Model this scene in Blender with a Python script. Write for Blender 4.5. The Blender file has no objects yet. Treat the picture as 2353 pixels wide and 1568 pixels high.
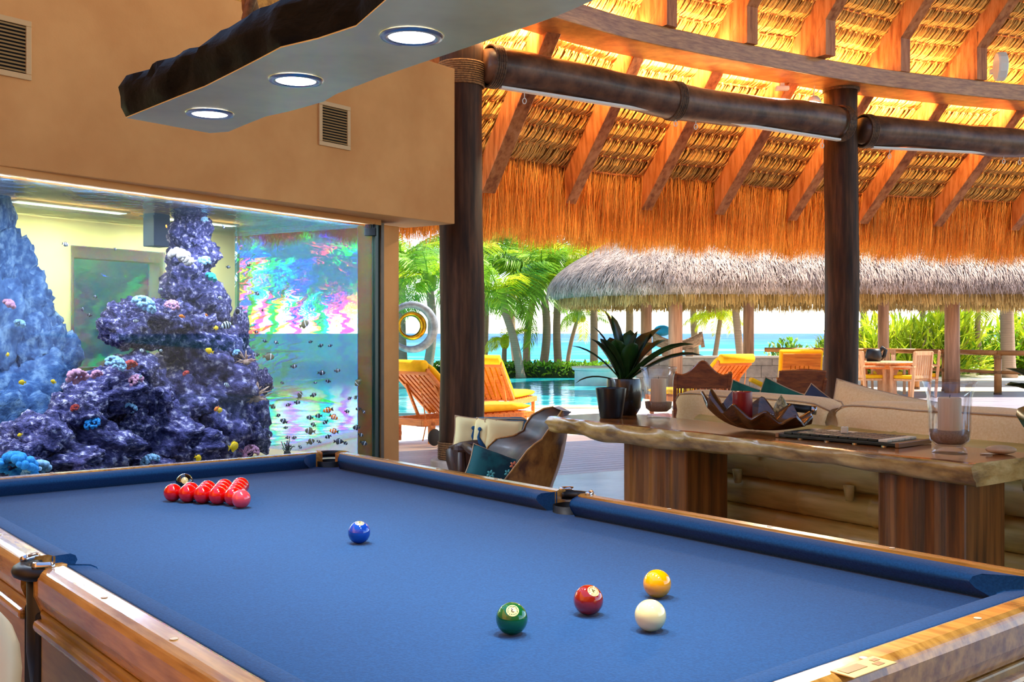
import bpy, math, random
import numpy as np
from mathutils import Vector, Matrix, noise

random.seed(7); np.random.seed(7)
scn = bpy.context.scene
COL = scn.collection
PI = math.pi
# ------------------------------------------------------------------ camera, world, sun, exposure
F, CX, HY, CZ = 2399.0, 1176.5, 765.0, 1.315          # focal length in pixels, horizon row, eye height
cam = bpy.data.cameras.new('camera'); camo = bpy.data.objects.new('camera', cam); COL.objects.link(camo)
camo.location = (0, 0, CZ); camo.rotation_euler = (PI / 2, 0, 0)
cam.sensor_width = 36.0; cam.lens = F / 2353.0 * 36.0; cam.shift_y = -(784.0 - HY) / 2353.0
cam.clip_start = 0.05; cam.clip_end = 6000
scn.camera = camo
scn.view_settings.view_transform = 'Standard'; scn.view_settings.look = 'None'
scn.view_settings.gamma = 1.0; scn.view_settings.use_curve_mapping = False
scn.view_settings.exposure = 0.85

wd = bpy.data.worlds.new('sky'); scn.world = wd; wd.use_nodes = True
wn = wd.node_tree; wn.nodes.clear()
wo = wn.nodes.new('ShaderNodeOutputWorld'); wb = wn.nodes.new('ShaderNodeBackground')
sk = wn.nodes.new('ShaderNodeTexSky'); sk.sky_type = 'NISHITA'; sk.sun_disc = False
sk.sun_elevation = math.radians(58); sk.sun_rotation = math.radians(35); sk.air_density = 0.8; sk.dust_density = 0.3; sk.ozone_density = 1.0
wb.inputs['Strength'].default_value = 0.27
wn.links.new(sk.outputs[0], wb.inputs[0]); wn.links.new(wb.outputs[0], wo.inputs[0])

sl = bpy.data.lights.new('sun', 'SUN'); sl.energy = 8.0; sl.angle = 0.01; sl.color = (1.0, 0.93, 0.80)
so = bpy.data.objects.new('sun', sl); COL.objects.link(so)
SUN_DIR = Vector((0.52, 0.16, 0.84)).normalized()      # towards the sun: high, over the sea to the right
so.rotation_euler = SUN_DIR.to_track_quat('Z', 'Y').to_euler(); so.location = (6, 20, 30)

# ------------------------------------------------------------------ helpers
def px(u, v, z):
    """photo pixel -> point on the horizontal plane z"""
    Y = F * (CZ - z) / (v - HY)
    return Vector(((u - CX) / F * Y, Y, z))
def pd(u, v, Y):
    """photo pixel -> point at depth Y"""
    return Vector(((u - CX) / F * Y, Y, CZ - (v - HY) / F * Y))
def srgb(r, g, b):
    def f(c):
        c /= 255.0
        return c / 12.92 if c <= 0.04045 else ((c + 0.055) / 1.055) ** 2.4
    return (f(r), f(g), f(b), 1.0)

class MB:
    """collects shapes; build() links them as one mesh object"""
    def __init__(s): s.v = []; s.f = []; s.t = []
    def add(s, vs, fs, tint=None):
        o = len(s.v); s.v.extend([tuple(p) for p in vs]); s.f.extend([tuple(i + o for i in q) for q in fs])
        s.t.extend([0.5 if tint is None else tint] * len(vs)); return s
    def box(s, c, d, m=None, tint=None):
        x, y, z = d[0] / 2, d[1] / 2, d[2] / 2
        vs = [Vector((a * x, b * y, e * z)) for a in (-1, 1) for b in (-1, 1) for e in (-1, 1)]
        if m is not None: vs = [m @ p for p in vs]
        vs = [p + Vector(c) for p in vs]
        return s.add(vs, [(0, 1, 3, 2), (4, 6, 7, 5), (0, 4, 5, 1), (2, 3, 7, 6), (0, 2, 6, 4), (1, 5, 7, 3)], tint)
    def bar(s, a, b, w, h, up=(0, 0, 1), tint=None):
        a = Vector(a); b = Vector(b); d = (b - a).normalized(); u = Vector(up)
        r = d.cross(u)
        if r.length < 1e-4: r = d.cross(Vector((1, 0, 0)))
        r.normalize(); u = r.cross(d)
        vs = [p + r * (i * w / 2) + u * (j * h / 2) for p in (a, b) for i, j in ((-1, -1), (1, -1), (1, 1), (-1, 1))]
        return s.add(vs, [(3, 2, 1, 0), (4, 5, 6, 7), (0, 1, 5, 4), (1, 2, 6, 5), (2, 3, 7, 6), (3, 0, 4, 7)], tint)
    def tube(s, pts, rad, n=12, cap=True, tint=None, squash=1.0):
        pts = [Vector(p) for p in pts]; k = len(pts)
        if not hasattr(rad, '__len__'): rad = [rad] * k
        t0 = (pts[1] - pts[0]).normalized()
        u = t0.cross(Vector((0, 0, 1)))
        if u.length < 1e-3: u = t0.cross(Vector((0, 1, 0)))
        u.normalize(); vs = []
        for i in range(k):
            t = (pts[min(i + 1, k - 1)] - pts[max(i - 1, 0)]).normalized()
            u = (u - t * u.dot(t)).normalized(); w = t.cross(u)
            for j in range(n):
                a = 2 * PI * j / n
                vs.append(pts[i] + (u * math.cos(a) + w * math.sin(a) * squash) * rad[i])
        fs = [(i * n + j, i * n + (j + 1) % n, (i + 1) * n + (j + 1) % n, (i + 1) * n + j) for i in range(k - 1) for j in range(n)]
        if cap: fs += [tuple(range(n - 1, -1, -1)), tuple(range((k - 1) * n, k * n))]
        return s.add(vs, fs, tint)
    def lathe(s, prof, n=24, c=(0, 0, 0), tint=None):
        vs = []; c = Vector(c)
        for r, z in prof:
            for j in range(n): vs.append(c + Vector((r * math.cos(2 * PI * j / n), r * math.sin(2 * PI * j / n), z)))
        k = len(prof)
        fs = [(i * n + j, i * n + (j + 1) % n, (i + 1) * n + (j + 1) % n, (i + 1) * n + j) for i in range(k - 1) for j in range(n)]
        if prof[0][0] > 1e-5: fs.append(tuple(range(n - 1, -1, -1)))
        if prof[-1][0] > 1e-5: fs.append(tuple(range((k - 1) * n, k * n)))
        return s.add(vs, fs, tint)
    def ell(s, c, r, m=None, nu=16, nv=10, tint=None, fn=None):
        vs = []; c = Vector(c)
        for i in range(nv + 1):
            th = PI * i / nv
            for j in range(nu):
                a = 2 * PI * j / nu
                p = Vector((r[0] * math.sin(th) * math.cos(a), r[1] * math.sin(th) * math.sin(a), r[2] * math.cos(th)))
                if fn: p = fn(p)
                vs.append((m @ p if m is not None else p) + c)
        fs = [(i * nu + j, (i + 1) * nu + j, (i + 1) * nu + (j + 1) % nu, i * nu + (j + 1) % nu) for i in range(nv) for j in range(nu)]
        return s.add(vs, fs, tint)
    def prism(s, poly, z0, z1, m=None, tint=None):
        n = len(poly)
        vs = [Vector((p[0], p[1], z0)) for p in poly] + [Vector((p[0], p[1], z1)) for p in poly]
        if m is not None: vs = [m @ p for p in vs]
        fs = [tuple(range(n - 1, -1, -1)), tuple(range(n, 2 * n))] + [(i, (i + 1) % n, n + (i + 1) % n, n + i) for i in range(n)]
        return s.add(vs, fs, tint)
    def grid(s, rows, tint=None, closed=False):
        """rows: list of rows of points"""
        m = len(rows[0]); vs = [p for r in rows for p in r]
        fs = [(i * m + j, i * m + j + 1, (i + 1) * m + j + 1, (i + 1) * m + j) for i in range(len(rows) - 1) for j in range(m - 1)]
        if closed: fs += [(i * m + m - 1, i * m, (i + 1) * m, (i + 1) * m + m - 1) for i in range(len(rows) - 1)]
        return s.add(vs, fs, tint)
    def ribbon(s, pts, w, side, tint=None):
        """flat strip along pts; w list or number, side vector"""
        k = len(pts); sd = Vector(side)
        ws = w if hasattr(w, '__len__') else [w] * k
        vs = []
        for i in range(k): p = Vector(pts[i]); vs += [p - sd * ws[i] / 2, p + sd * ws[i] / 2]
        return s.add(vs, [(2 * i, 2 * i + 1, 2 * i + 3, 2 * i + 2) for i in range(k - 1)], tint)
    def mesh(s, name, org=(0, 0, 0), smooth=False):
        me = bpy.data.meshes.new(name); o = Vector(org)
        vs = s.v if o.length == 0 else [(p[0] - o.x, p[1] - o.y, p[2] - o.z) for p in s.v]
        me.from_pydata(vs, [], s.f)
        at = me.attributes.new('tint', 'FLOAT', 'POINT'); at.data.foreach_set('value', np.array(s.t, dtype=np.float32))
        if smooth: me.polygons.foreach_set('use_smooth', [True] * len(me.polygons))
        me.update(); return me
    def build(s, name, mat, parent=None, world=False, smooth=False, bevel=0, seg=2, sub=0, solid=0, label=None, angle=35):
        org = (0, 0, 0)
        if world and parent is not None:
            r = parent
            while r.parent: r = r.parent
            org = r.location
        me = s.mesh(name, org, smooth); me.materials.append(mat)
        return link(name, me, parent, bevel, seg, sub, solid, label, angle)

def link(name, me, parent=None, bevel=0, seg=2, sub=0, solid=0, label=None, angle=35):
    o = bpy.data.objects.new(name, me); COL.objects.link(o)
    if parent is not None: o.parent = parent
    if solid: m = o.modifiers.new('solid', 'SOLIDIFY'); m.thickness = solid; m.offset = 0
    if bevel:
        m = o.modifiers.new('bevel', 'BEVEL'); m.width = bevel; m.segments = seg; m.limit_method = 'ANGLE'; m.angle_limit = math.radians(angle)
    if sub: m = o.modifiers.new('sub', 'SUBSURF'); m.levels = sub; m.render_levels = sub
    if label: o['label'] = label
    return o

def tag(o, label, cat=None, group=None, kind=None):
    if label: o['label'] = label
    if cat: o['category'] = cat
    if group: o['group'] = group
    if kind: o['kind'] = kind
    return o
def thing(name, loc, label, cat, group=None, rz=0.0, kind=None):
    o = bpy.data.objects.new(name, None); COL.objects.link(o); o.empty_display_size = 0.1
    o.location = loc; o.rotation_euler = (0, 0, rz)
    return tag(o, label, cat, group, kind)
def struct(o): o['kind'] = 'structure'; return o
def dup(root, loc, rz=None, label=None, scale=None, rot=None):
    c = root.copy(); COL.objects.link(c); c.location = loc
    if rz is not None: c.rotation_euler = (0, 0, rz)
    if rot is not None: c.rotation_euler = rot
    if scale is not None: c.scale = (scale,) * 3 if not hasattr(scale, '__len__') else scale
    if label: c['label'] = label
    for ch in list(root.children):
        d = ch.copy(); COL.objects.link(d); d.parent = c
        for g in list(ch.children):
            e = g.copy(); COL.objects.link(e); e.parent = d
    return c
def frame(ex, ey, ez, o):
    m = Matrix.Identity(4)
    for i, a in enumerate((ex, ey, ez)):
        for j in range(3): m[j][i] = a[j]
    for j in range(3): m[j][3] = o[j]
    return m

# ------------------------------------------------------------------ materials
def mat(name, c1, c2=None, rough=0.6, scale=6.0, stretch=(1, 1, 1), detail=4.0, bump=0.0, bscale=None, metal=0.0, spec=0.5,
        coat=0.0, tint=0.0, transl=0.0, trans=0.0, ior=1.45, lo=0.35, hi=0.65, sheen=0.0, c3=None, alpha=None, wave=None, sss=0.0):
    m = bpy.data.materials.new(name); m.use_nodes = True
    nt = m.node_tree; N = nt.nodes; Lk = nt.links
    b = N['Principled BSDF']; out = N['Material Output']
    b.inputs['Roughness'].default_value = rough; b.inputs['Metallic'].default_value = metal
    b.inputs['Specular IOR Level'].default_value = spec; b.inputs['Coat Weight'].default_value = coat
    b.inputs['Coat Roughness'].default_value = 0.08; b.inputs['IOR'].default_value = ior
    b.inputs['Transmission Weight'].default_value = trans; b.inputs['Sheen Weight'].default_value = sheen
    if sss: b.inputs['Subsurface Weight'].default_value = sss; b.inputs['Subsurface Radius'].default_value = (0.03, 0.02, 0.01)
    b.inputs['Base Color'].default_value = c1
    col = None
    if c2 is not None or bump:
        tc = N.new('ShaderNodeTexCoord'); mp = N.new('ShaderNodeMapping'); mp.inputs['Scale'].default_value = stretch
        Lk.new(tc.outputs['Object'], mp.inputs['Vector'])
        ns = N.new('ShaderNodeTexNoise'); ns.inputs['Scale'].default_value = scale; ns.inputs['Detail'].default_value = detail
        ns.inputs['Roughness'].default_value = 0.6
        Lk.new(mp.outputs[0], ns.inputs['Vector']); src = ns.outputs['Fac']
        if wave:
            wv = N.new('ShaderNodeTexWave'); wv.wave_type = 'BANDS'; wv.bands_direction = wave[0]
            wv.inputs['Scale'].default_value = wave[1]; wv.inputs['Distortion'].default_value = wave[2]; wv.inputs['Detail'].default_value = 3
            wv.inputs['Detail Scale'].default_value = 1.2
            Lk.new(mp.outputs[0], wv.inputs['Vector'])
            mx0 = N.new('ShaderNodeMath'); mx0.operation = 'MULTIPLY_ADD'; mx0.inputs[1].default_value = wave[3]
            mx1 = N.new('ShaderNodeMath'); mx1.operation = 'MULTIPLY'; mx1.inputs[1].default_value = 1 - wave[3]
            Lk.new(src, mx1.inputs[0]); Lk.new(wv.outputs['Fac'], mx0.inputs[0]); Lk.new(mx1.outputs[0], mx0.inputs[2]); src = mx0.outputs[0]
        if c2 is not None:
            rp = N.new('ShaderNodeValToRGB'); e = rp.color_ramp.elements
            e[0].position = lo; e[0].color = c1; e[1].position = hi; e[1].color = c2
            if c3 is not None: k = e.new((lo + hi) / 2); k.color = c3
            Lk.new(src, rp.inputs[0]); col = rp.outputs[0]
        if bump:
            if bscale:
                n2 = N.new('ShaderNodeTexNoise'); n2.inputs['Scale'].default_value = bscale; n2.inputs['Detail'].default_value = 5
                Lk.new(mp.outputs[0], n2.inputs['Vector']); src = n2.outputs['Fac']
            bp = N.new('ShaderNodeBump'); bp.inputs['Strength'].default_value = min(1, bump); bp.inputs['Distance'].default_value = 0.01 * max(1, bump)
            Lk.new(src, bp.inputs['Height']); Lk.new(bp.outputs[0], b.inputs['Normal'])
    if tint:
        a = N.new('ShaderNodeAttribute'); a.attribute_name = 'tint'
        mr = N.new('ShaderNodeMapRange'); mr.inputs['To Min'].default_value = 1 - tint; mr.inputs['To Max'].default_value = 1 + tint
        Lk.new(a.outputs['Fac'], mr.inputs['Value'])
        mx = N.new('ShaderNodeMix'); mx.data_type = 'RGBA'; mx.blend_type = 'MULTIPLY'; mx.inputs[0].default_value = 1.0
        if col is not None: Lk.new(col, mx.inputs[6])
        else: mx.inputs[6].default_value = c1
        Lk.new(mr.outputs[0], mx.inputs[7]); col = mx.outputs[2]
    if col is not None: Lk.new(col, b.inputs['Base Color'])
    if transl:
        t = N.new('ShaderNodeBsdfTranslucent'); ms = N.new('ShaderNodeMixShader'); ms.inputs[0].default_value = transl
        if col is not None: Lk.new(col, t.inputs[0])
        else: t.inputs[0].default_value = c1
        Lk.new(b.outputs[0], ms.inputs[1]); Lk.new(t.outputs[0], ms.inputs[2]); Lk.new(ms.outputs[0], out.inputs[0])
    return m
def mat_glass(name, tintc=(1, 1, 1, 1), refl=0.08, rough=0.0):
    m = bpy.data.materials.new(name); m.use_nodes = True; nt = m.node_tree; N = nt.nodes; N.remove(N['Principled BSDF'])
    t = N.new('ShaderNodeBsdfTransparent'); t.inputs[0].default_value = tintc
    g = N.new('ShaderNodeBsdfGlossy'); g.inputs['Roughness'].default_value = rough
    lw = N.new('ShaderNodeLayerWeight'); lw.inputs[0].default_value = 0.35
    mm = N.new('ShaderNodeMath'); mm.operation = 'MULTIPLY_ADD'; mm.inputs[1].default_value = 0.28; mm.inputs[2].default_value = refl * 0.2
    ms = N.new('ShaderNodeMixShader'); nt.links.new(lw.outputs['Fresnel'], mm.inputs[0]); nt.links.new(mm.outputs[0], ms.inputs[0])
    nt.links.new(t.outputs[0], ms.inputs[1]); nt.links.new(g.outputs[0], ms.inputs[2]); nt.links.new(ms.outputs[0], N['Material Output'].inputs[0])
    return m
def mat_emit(name, c, s):
    m = bpy.data.materials.new(name); m.use_nodes = True; b = m.node_tree.nodes['Principled BSDF']
    b.inputs['Base Color'].default_value = c; b.inputs['Emission Color'].default_value = c; b.inputs['Emission Strength'].default_value = s
    return m

M = {}
M['wall'] = mat('plaster_beige', srgb(218, 150, 80), srgb(204, 134, 66), 0.75, 1.5, bump=0.06, bscale=60)
M['cloth'] = mat('blue_baize', srgb(28, 78, 126), srgb(22, 66, 110), 0.95, 220, detail=2, bump=0.12, spec=0.12, sheen=0.1)
M['rail'] = mat('rail_wood', srgb(212, 158, 72), srgb(152, 100, 36), 0.26, 5, (1, 9, 9), bump=0.02, coat=0.5)
M['apron'] = mat('apron_wood', srgb(182, 142, 50), srgb(146, 108, 32), 0.42, 4, (1, 8, 8), coat=0.2)
M['black'] = mat('black_leather', srgb(14, 15, 14), rough=0.45)
M['blackmat'] = mat('black_matte', srgb(8, 10, 9), rough=0.8)
M['chrome'] = mat('chrome', srgb(205, 205, 208), rough=0.15, metal=1.0)
M['column'] = mat('trunk_column', srgb(84, 52, 30), srgb(44, 26, 14), 0.6, 3, (6, 6, 0.5), bump=0.25, coat=0.0, spec=0.2, c3=srgb(64, 38, 20))
M['log'] = mat('log_beam', srgb(124, 80, 50), srgb(72, 42, 24), 0.42, 5, (1, 1, 1), bump=0.35, coat=0.1)
M['rope'] = mat('rope', srgb(150, 104, 56), srgb(98, 62, 30), 0.8, 40, bump=0.3)
M['ropedark'] = mat('vine_binding', srgb(108, 72, 40), srgb(60, 38, 20), 0.55, 30, bump=0.3)
M['rafter'] = mat('rafter_wood', srgb(206, 132, 80), srgb(150, 80, 40), 0.45, 2.2, (7, 7, 1.0), bump=0.05, c3=srgb(190, 112, 58), spec=0.35)
M['ring'] = mat('ring_beam_wood', srgb(206, 140, 74), srgb(160, 96, 44), 0.35, 3, (2, 2, 14), bump=0.03, coat=0.15)
M['batten'] = mat('batten_pole', srgb(196, 112, 46), srgb(150, 76, 28), 0.6, 20)
M['leaf_dry'] = mat('dry_palm_leaf', srgb(246, 196, 104), srgb(226, 160, 66), 0.6, 25, tint=0.35, transl=0.12)
M['leaf_tie'] = mat('leaf_tie', srgb(240, 190, 104), rough=0.6, tint=0.2)
M['thatch_back'] = mat('thatch_backing', srgb(176, 122, 50), srgb(120, 76, 26), 0.9, 14, (1, 1, 1), bump=0.4)
M['fringe'] = mat('straw_fringe', srgb(240, 172, 76), srgb(222, 142, 50), 0.65, 3, tint=0.5, transl=0.5)
M['greythatch'] = mat('weathered_thatch', srgb(206, 184, 168), srgb(158, 140, 130), 0.75, 2.5, tint=0.4, transl=0.15)
M['greyback'] = mat('weathered_thatch_core', srgb(150, 128, 108), srgb(104, 88, 74), 0.9, 9, bump=0.5)
M['tanthatch'] = mat('tan_thatch', srgb(216, 186, 122), srgb(170, 136, 76), 0.75, 3, tint=0.4, transl=0.3)
M['slabdark'] = mat('charred_edge', srgb(6, 7, 5), srgb(22, 23, 18), 0.6, 7, (1, 1, 2), bump=0.9, coat=0.0, spec=0.12)
M['slabpale'] = mat('lamp_underside', srgb(255, 238, 158), srgb(226, 206, 128), 0.3, 2.6, (1, 1, 1), bump=0.03, coat=0.1)
M['lampglow'] = mat_emit('lamp_lens', (1.0, 0.98, 0.96, 1), 6.0)
M['steel'] = mat('brushed_steel', srgb(176, 176, 180), rough=0.28, metal=1.0)
M['vent'] = mat('vent_metal', srgb(206, 158, 98), rough=0.5)
M['slat'] = mat('vent_slat', srgb(160, 122, 70), rough=0.5)
M['dark'] = mat('dark_void', srgb(14, 11, 8), rough=0.9)
M['floor'] = mat('stone_floor', srgb(150, 170, 190), srgb(120, 140, 162), 0.22, 1.4, bump=0.06, bscale=22, coat=0.1)
M['plank'] = mat('deck_plank', srgb(158, 150, 158), srgb(122, 116, 126), 0.4, 3, (0.6, 12, 12), bump=0.06, tint=0.12)
M['deckwarm'] = mat('sunlit_deck_plank', srgb(206, 150, 120), srgb(178, 120, 92), 0.55, 3, (0.6, 12, 12), tint=0.12)
M['paving'] = mat('pale_paving', srgb(236, 220, 200), srgb(220, 202, 180), 0.7, 2.0)
M['sand'] = mat('sand', srgb(226, 206, 170), srgb(206, 184, 146), 0.95, 1.5, bump=0.3)
M['pool_tile'] = mat('pool_tile', srgb(60, 190, 200), srgb(40, 160, 180), 0.4, 3)
M['teak'] = mat('teak', srgb(226, 130, 40), srgb(190, 96, 22), 0.45, 4, (1, 8, 8))
M['teakpale'] = mat('pale_teak', srgb(226, 170, 118), srgb(200, 140, 90), 0.5, 4, (8, 8, 1))
M['yellow'] = mat('yellow_canvas', srgb(252, 200, 6), srgb(246, 184, 0), 0.85, 12, transl=0.15)
M['tyre'] = mat('wheel_rubber', srgb(34, 30, 26), rough=0.7)
M['slabwood'] = mat('live_edge_top', srgb(186, 118, 58), srgb(128, 70, 28), 0.16, 2.2, (1, 7, 7), bump=0.02, coat=0.45, c3=srgb(164, 98, 44))
M['bark'] = mat('live_edge_side', srgb(214, 178, 108), srgb(128, 92, 36), 0.3, 5, (1, 1, 2.5), bump=0.5, coat=0.3, c3=srgb(186, 146, 74))
M['legwood'] = mat('slab_leg', srgb(158, 100, 40), srgb(78, 50, 20), 0.35, 2.5, (7, 7, 0.4), bump=0.04, c3=srgb(124, 76, 28))
M['bamboo'] = mat('bamboo_culm', srgb(216, 184, 108), srgb(178, 146, 70), 0.4, 2.5, (0.6, 5, 5), bump=0.05, c3=srgb(202, 170, 94), coat=0.1)
M['cushion'] = mat('cream_canvas', srgb(250, 212, 152), srgb(242, 198, 134), 0.9, 90, detail=2, bump=0.08, sheen=0.1)
M['piping'] = mat('piping', srgb(190, 158, 122), rough=0.9)
M['shell'] = mat('dark_wood_shell', srgb(58, 34, 16), srgb(34, 20, 10), 0.2, 5, (1, 5, 1), coat=0.6, c3=srgb(96, 58, 24))
M['redwax'] = mat('red_wax', srgb(146, 18, 14), srgb(120, 12, 10), 0.35, 6, sss=0.15)
M['wax'] = mat('cream_wax', srgb(236, 208, 164), srgb(224, 192, 146), 0.55, 8, (8, 8, 0.5), sss=0.1)
M['sandfill'] = mat('sand_fill', srgb(170, 138, 104), srgb(146, 116, 84), 0.95, 120)
M['glass'] = mat_glass('clear_glass', (0.97, 0.97, 0.98, 1), 0.1)
M['pot'] = mat('glazed_pot', srgb(52, 42, 28), srgb(30, 26, 20), 0.25, 4, coat=0.4)
M['pot2'] = mat('black_pot', srgb(10, 10, 12), rough=0.3)
M['leafdark'] = mat('bromeliad_leaf', srgb(44, 84, 26), srgb(20, 44, 16), 0.35, 6, tint=0.4, transl=0.25)
M['leafedge'] = mat('leaf_stripe', srgb(214, 206, 170), rough=0.5)
M['chairwood'] = mat('root_wood', srgb(70, 40, 22), srgb(40, 22, 12), 0.45, 4, (1, 3, 1), coat=0.1)
M['chairtan'] = mat('root_wood_sapwood', srgb(192, 140, 62), srgb(98, 60, 26), 0.35, 5, (2, 2, 1), bump=0.15, c3=srgb(166, 112, 46))
M['teal'] = mat('teal_floral_fabric', srgb(10, 84, 88), srgb(6, 56, 66), 0.85, 5, lo=0.45, hi=0.55)
M['floral'] = mat('floral_motif', srgb(228, 132, 92), rough=0.9)
M['cyan'] = mat('pale_leaf_motif', srgb(90, 172, 168), rough=0.9)
M['pillow_y'] = mat('pale_yellow_fabric', srgb(240, 222, 160), rough=0.95)
M['bluemotif'] = mat('blue_print', srgb(30, 80, 120), rough=0.95)
M['green_fab'] = mat('green_fabric', srgb(24, 100, 76), srgb(14, 74, 58), 0.9, 8)
M['navy_fab'] = mat('navy_fabric', srgb(56, 64, 84), rough=0.9)
M['reed'] = mat('reed_slat', srgb(196, 124, 54), srgb(150, 84, 32), 0.5, 20, tint=0.35)
M['carved'] = mat('carved_wood', srgb(160, 84, 32), srgb(112, 52, 18), 0.35, 4, (2, 2, 8), coat=0.2)
M['stone'] = mat('stone_tile', srgb(204, 190, 172), srgb(168, 154, 140), 0.7, 5, bump=0.15, tint=0.12)
M['trunk'] = mat('palm_trunk', srgb(176, 150, 128), srgb(120, 98, 82), 0.85, 3, (1, 1, 9), bump=0.6, wave=('Z', 2.2, 1.5, 0.6))
M['frond'] = mat('palm_frond', srgb(150, 190, 50), srgb(90, 140, 36), 0.4, 2, tint=0.4, transl=0.35)
M['frondy'] = mat('yellow_green_frond', srgb(230, 230, 40), srgb(176, 200, 34), 0.45, 2, tint=0.4, transl=0.4)
M['shrub'] = mat('shrub_leaf', srgb(222, 226, 50), srgb(160, 190, 44), 0.5, 3, tint=0.45, transl=0.35)
M['hedge'] = mat('hedge_leaf', srgb(140, 180, 40), srgb(80, 130, 30), 0.5, 6, tint=0.5, transl=0.25)
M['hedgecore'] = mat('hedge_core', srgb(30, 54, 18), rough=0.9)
M['grass'] = mat('lawn', srgb(110, 150, 50), srgb(150, 170, 70), 0.9, 8)
M['greywood'] = mat('weathered_boat_wood', srgb(196, 164, 132), srgb(140, 106, 80), 0.7, 3, (1, 6, 6), bump=0.1)
M['bluecanvas'] = mat('blue_canvas', srgb(20, 150, 200), rough=0.7)
M['railing'] = mat('bamboo_railing', srgb(186, 128, 66), srgb(150, 94, 44), 0.5, 3, (1, 1, 1), bump=0.1)
M['pavcol'] = mat('pavilion_post', srgb(204, 150, 112), srgb(160, 112, 82), 0.6, 2.5, (6, 6, 0.4), bump=0.1)
M['white'] = mat('white_plastic', srgb(238, 226, 206), rough=0.5)
M['blind'] = mat('blind_aluminium', srgb(232, 222, 206), rough=0.4)
M['spa'] = mat('spa_render', srgb(196, 222, 220), srgb(170, 206, 206), 0.5, 4)
M['greyring'] = mat('cast_metal_ring', srgb(150, 158, 166), srgb(110, 118, 128), 0.45, 10, metal=0.4, bump=0.3)
M['gold'] = mat('gold_ring', srgb(220, 170, 40), srgb(150, 110, 20), 0.25, 6, metal=0.9)
M['pebble'] = mat('pebble', srgb(222, 190, 146), srgb(204, 168, 122), 0.6, 12)
M['board'] = mat('game_board', srgb(22, 28, 20), srgb(36, 40, 26), 0.35, 10)
M['boardwood'] = mat('game_board_rim', srgb(140, 94, 48), rough=0.4)
M['bone'] = mat('bone', srgb(230, 212, 176), rough=0.5)
M['silver'] = mat('silver_object', srgb(180, 176, 172), rough=0.2, metal=1.0)
M['greenchair'] = mat('green_upholstery', srgb(12, 84, 26), srgb(6, 50, 16), 0.7, 8)
M['whiterim'] = mat('pale_chair_frame', srgb(206, 196, 156), rough=0.5)
# aquarium
M['rock'] = mat('reef_rock', srgb(22, 24, 66), srgb(236, 224, 240), 0.85, 5, bump=2.5, bscale=12, c3=srgb(84, 78, 130), lo=0.36, hi=0.74)  # lit tops and blue shade painted in as random light and dark patches
M['rockhazed'] = mat('hazed_reef_rock', srgb(44, 74, 120), srgb(120, 150, 180), 0.85, 4, bump=1.0, bscale=12, c3=srgb(66, 100, 146))  # blue water haze painted into the colour of the far rocks
M['coralpink'] = mat('pink_coral', srgb(226, 170, 190), srgb(196, 128, 160), 0.8, 40, bump=0.6)
M['coralcream'] = mat('cream_polyp', srgb(226, 212, 196), srgb(150, 136, 140), 0.7, 20, bump=0.3)
M['coralteal'] = mat('teal_coral', srgb(60, 214, 200), srgb(30, 150, 160), 0.7, 40, bump=0.6)
M['coralcyan'] = mat('cyan_coral', srgb(40, 170, 232), srgb(20, 110, 190), 0.7, 40, bump=0.6)
M['coralred'] = mat('red_coral', srgb(226, 84, 70), srgb(170, 50, 50), 0.7, 40, bump=0.6)
M['coralblue'] = mat('pale_blue_coral', srgb(176, 214, 236), srgb(120, 170, 210), 0.7, 40, bump=0.6)
M['anemone'] = mat('anemone', srgb(206, 170, 140), srgb(150, 110, 96), 0.6, 30)
M['fishy'] = mat('yellow_fish', srgb(255, 214, 10), srgb(240, 180, 0), 0.4, 10)
M['fisho'] = mat('orange_fish', srgb(250, 140, 20), srgb(230, 100, 10), 0.4, 10)
M['fishd'] = mat('dark_fish', srgb(40, 46, 60), srgb(70, 70, 76), 0.4, 14)
M['fishb'] = mat('olive_fish', srgb(120, 108, 70), srgb(80, 70, 56), 0.4, 14)
M['fishw'] = mat('pale_stripe', srgb(226, 232, 244), rough=0.4)
M['fishk'] = mat('black_stripe', srgb(16, 16, 30), rough=0.4)
M['frame'] = mat('dark_frame', srgb(96, 70, 40), srgb(70, 50, 28), 0.4, 5)
M['gasket'] = mat('glass_edge', srgb(24, 44, 36), rough=0.3)
# ------------------------------------------------------------------ ground, pool, sea
NQ = Vector((-0.479, 0.878, 0)); EQ = Vector((0.878, 0.479, 0))       # across / along the deck planks
QM = frame(EQ, NQ, Vector((0, 0, 1)), (0, 0, 0))
def qbox(mb, p0, p1, q0, q1, z0, z1, tint=None):
    return mb.box(QM @ Vector(((p0 + p1) / 2, (q0 + q1) / 2, (z0 + z1) / 2)), (p1 - p0, q1 - q0, z1 - z0), QM.to_3x3(), tint)
fl = qbox(MB(), -9, 16, -9, 8.25, -0.2, 0.0).build('floor', M['floor']); struct(fl); fl['label'] = 'smooth pale blue-grey stone floor of the open hall'
dk = thing('floor_deck', (0, 0, 0), 'grey timber deck boards in the shade at the hall edge', None, kind='structure')
for i in range(17):
    q = 8.25 + i * 0.147
    qbox(MB(), -2.2, 16, q + 0.005, q + 0.142, -0.05, 0.0, random.random()).build('plank', M['plank'], dk, bevel=0.004)
g = qbox(MB(), -2.2, 16, 8.25, 10.75, -0.2, -0.045).build('floor_joists', M['dark']); struct(g)
POOL = [px(470, 1072, 0), px(620, 1040, 0), px(860, 985, 0), px(1010, 950, 0), px(1130, 938, 0), px(1290, 935, 0), px(1420, 936, 0), px(1475, 925, 0),
        px(1480, 905, 0), px(1470, 870, 0), px(1105, 869, 0), px(560, 868, 0), px(470, 870, 0)]
pv = MB()
for (a, b, c, d) in ((-30, 10.75, 40, 22),):
    qbox(pv, a, c, b, d + 13, -0.3, -0.02)
qbox(pv, -30, -2.2, 8.0, 10.75, -0.3, -0.02)
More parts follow.
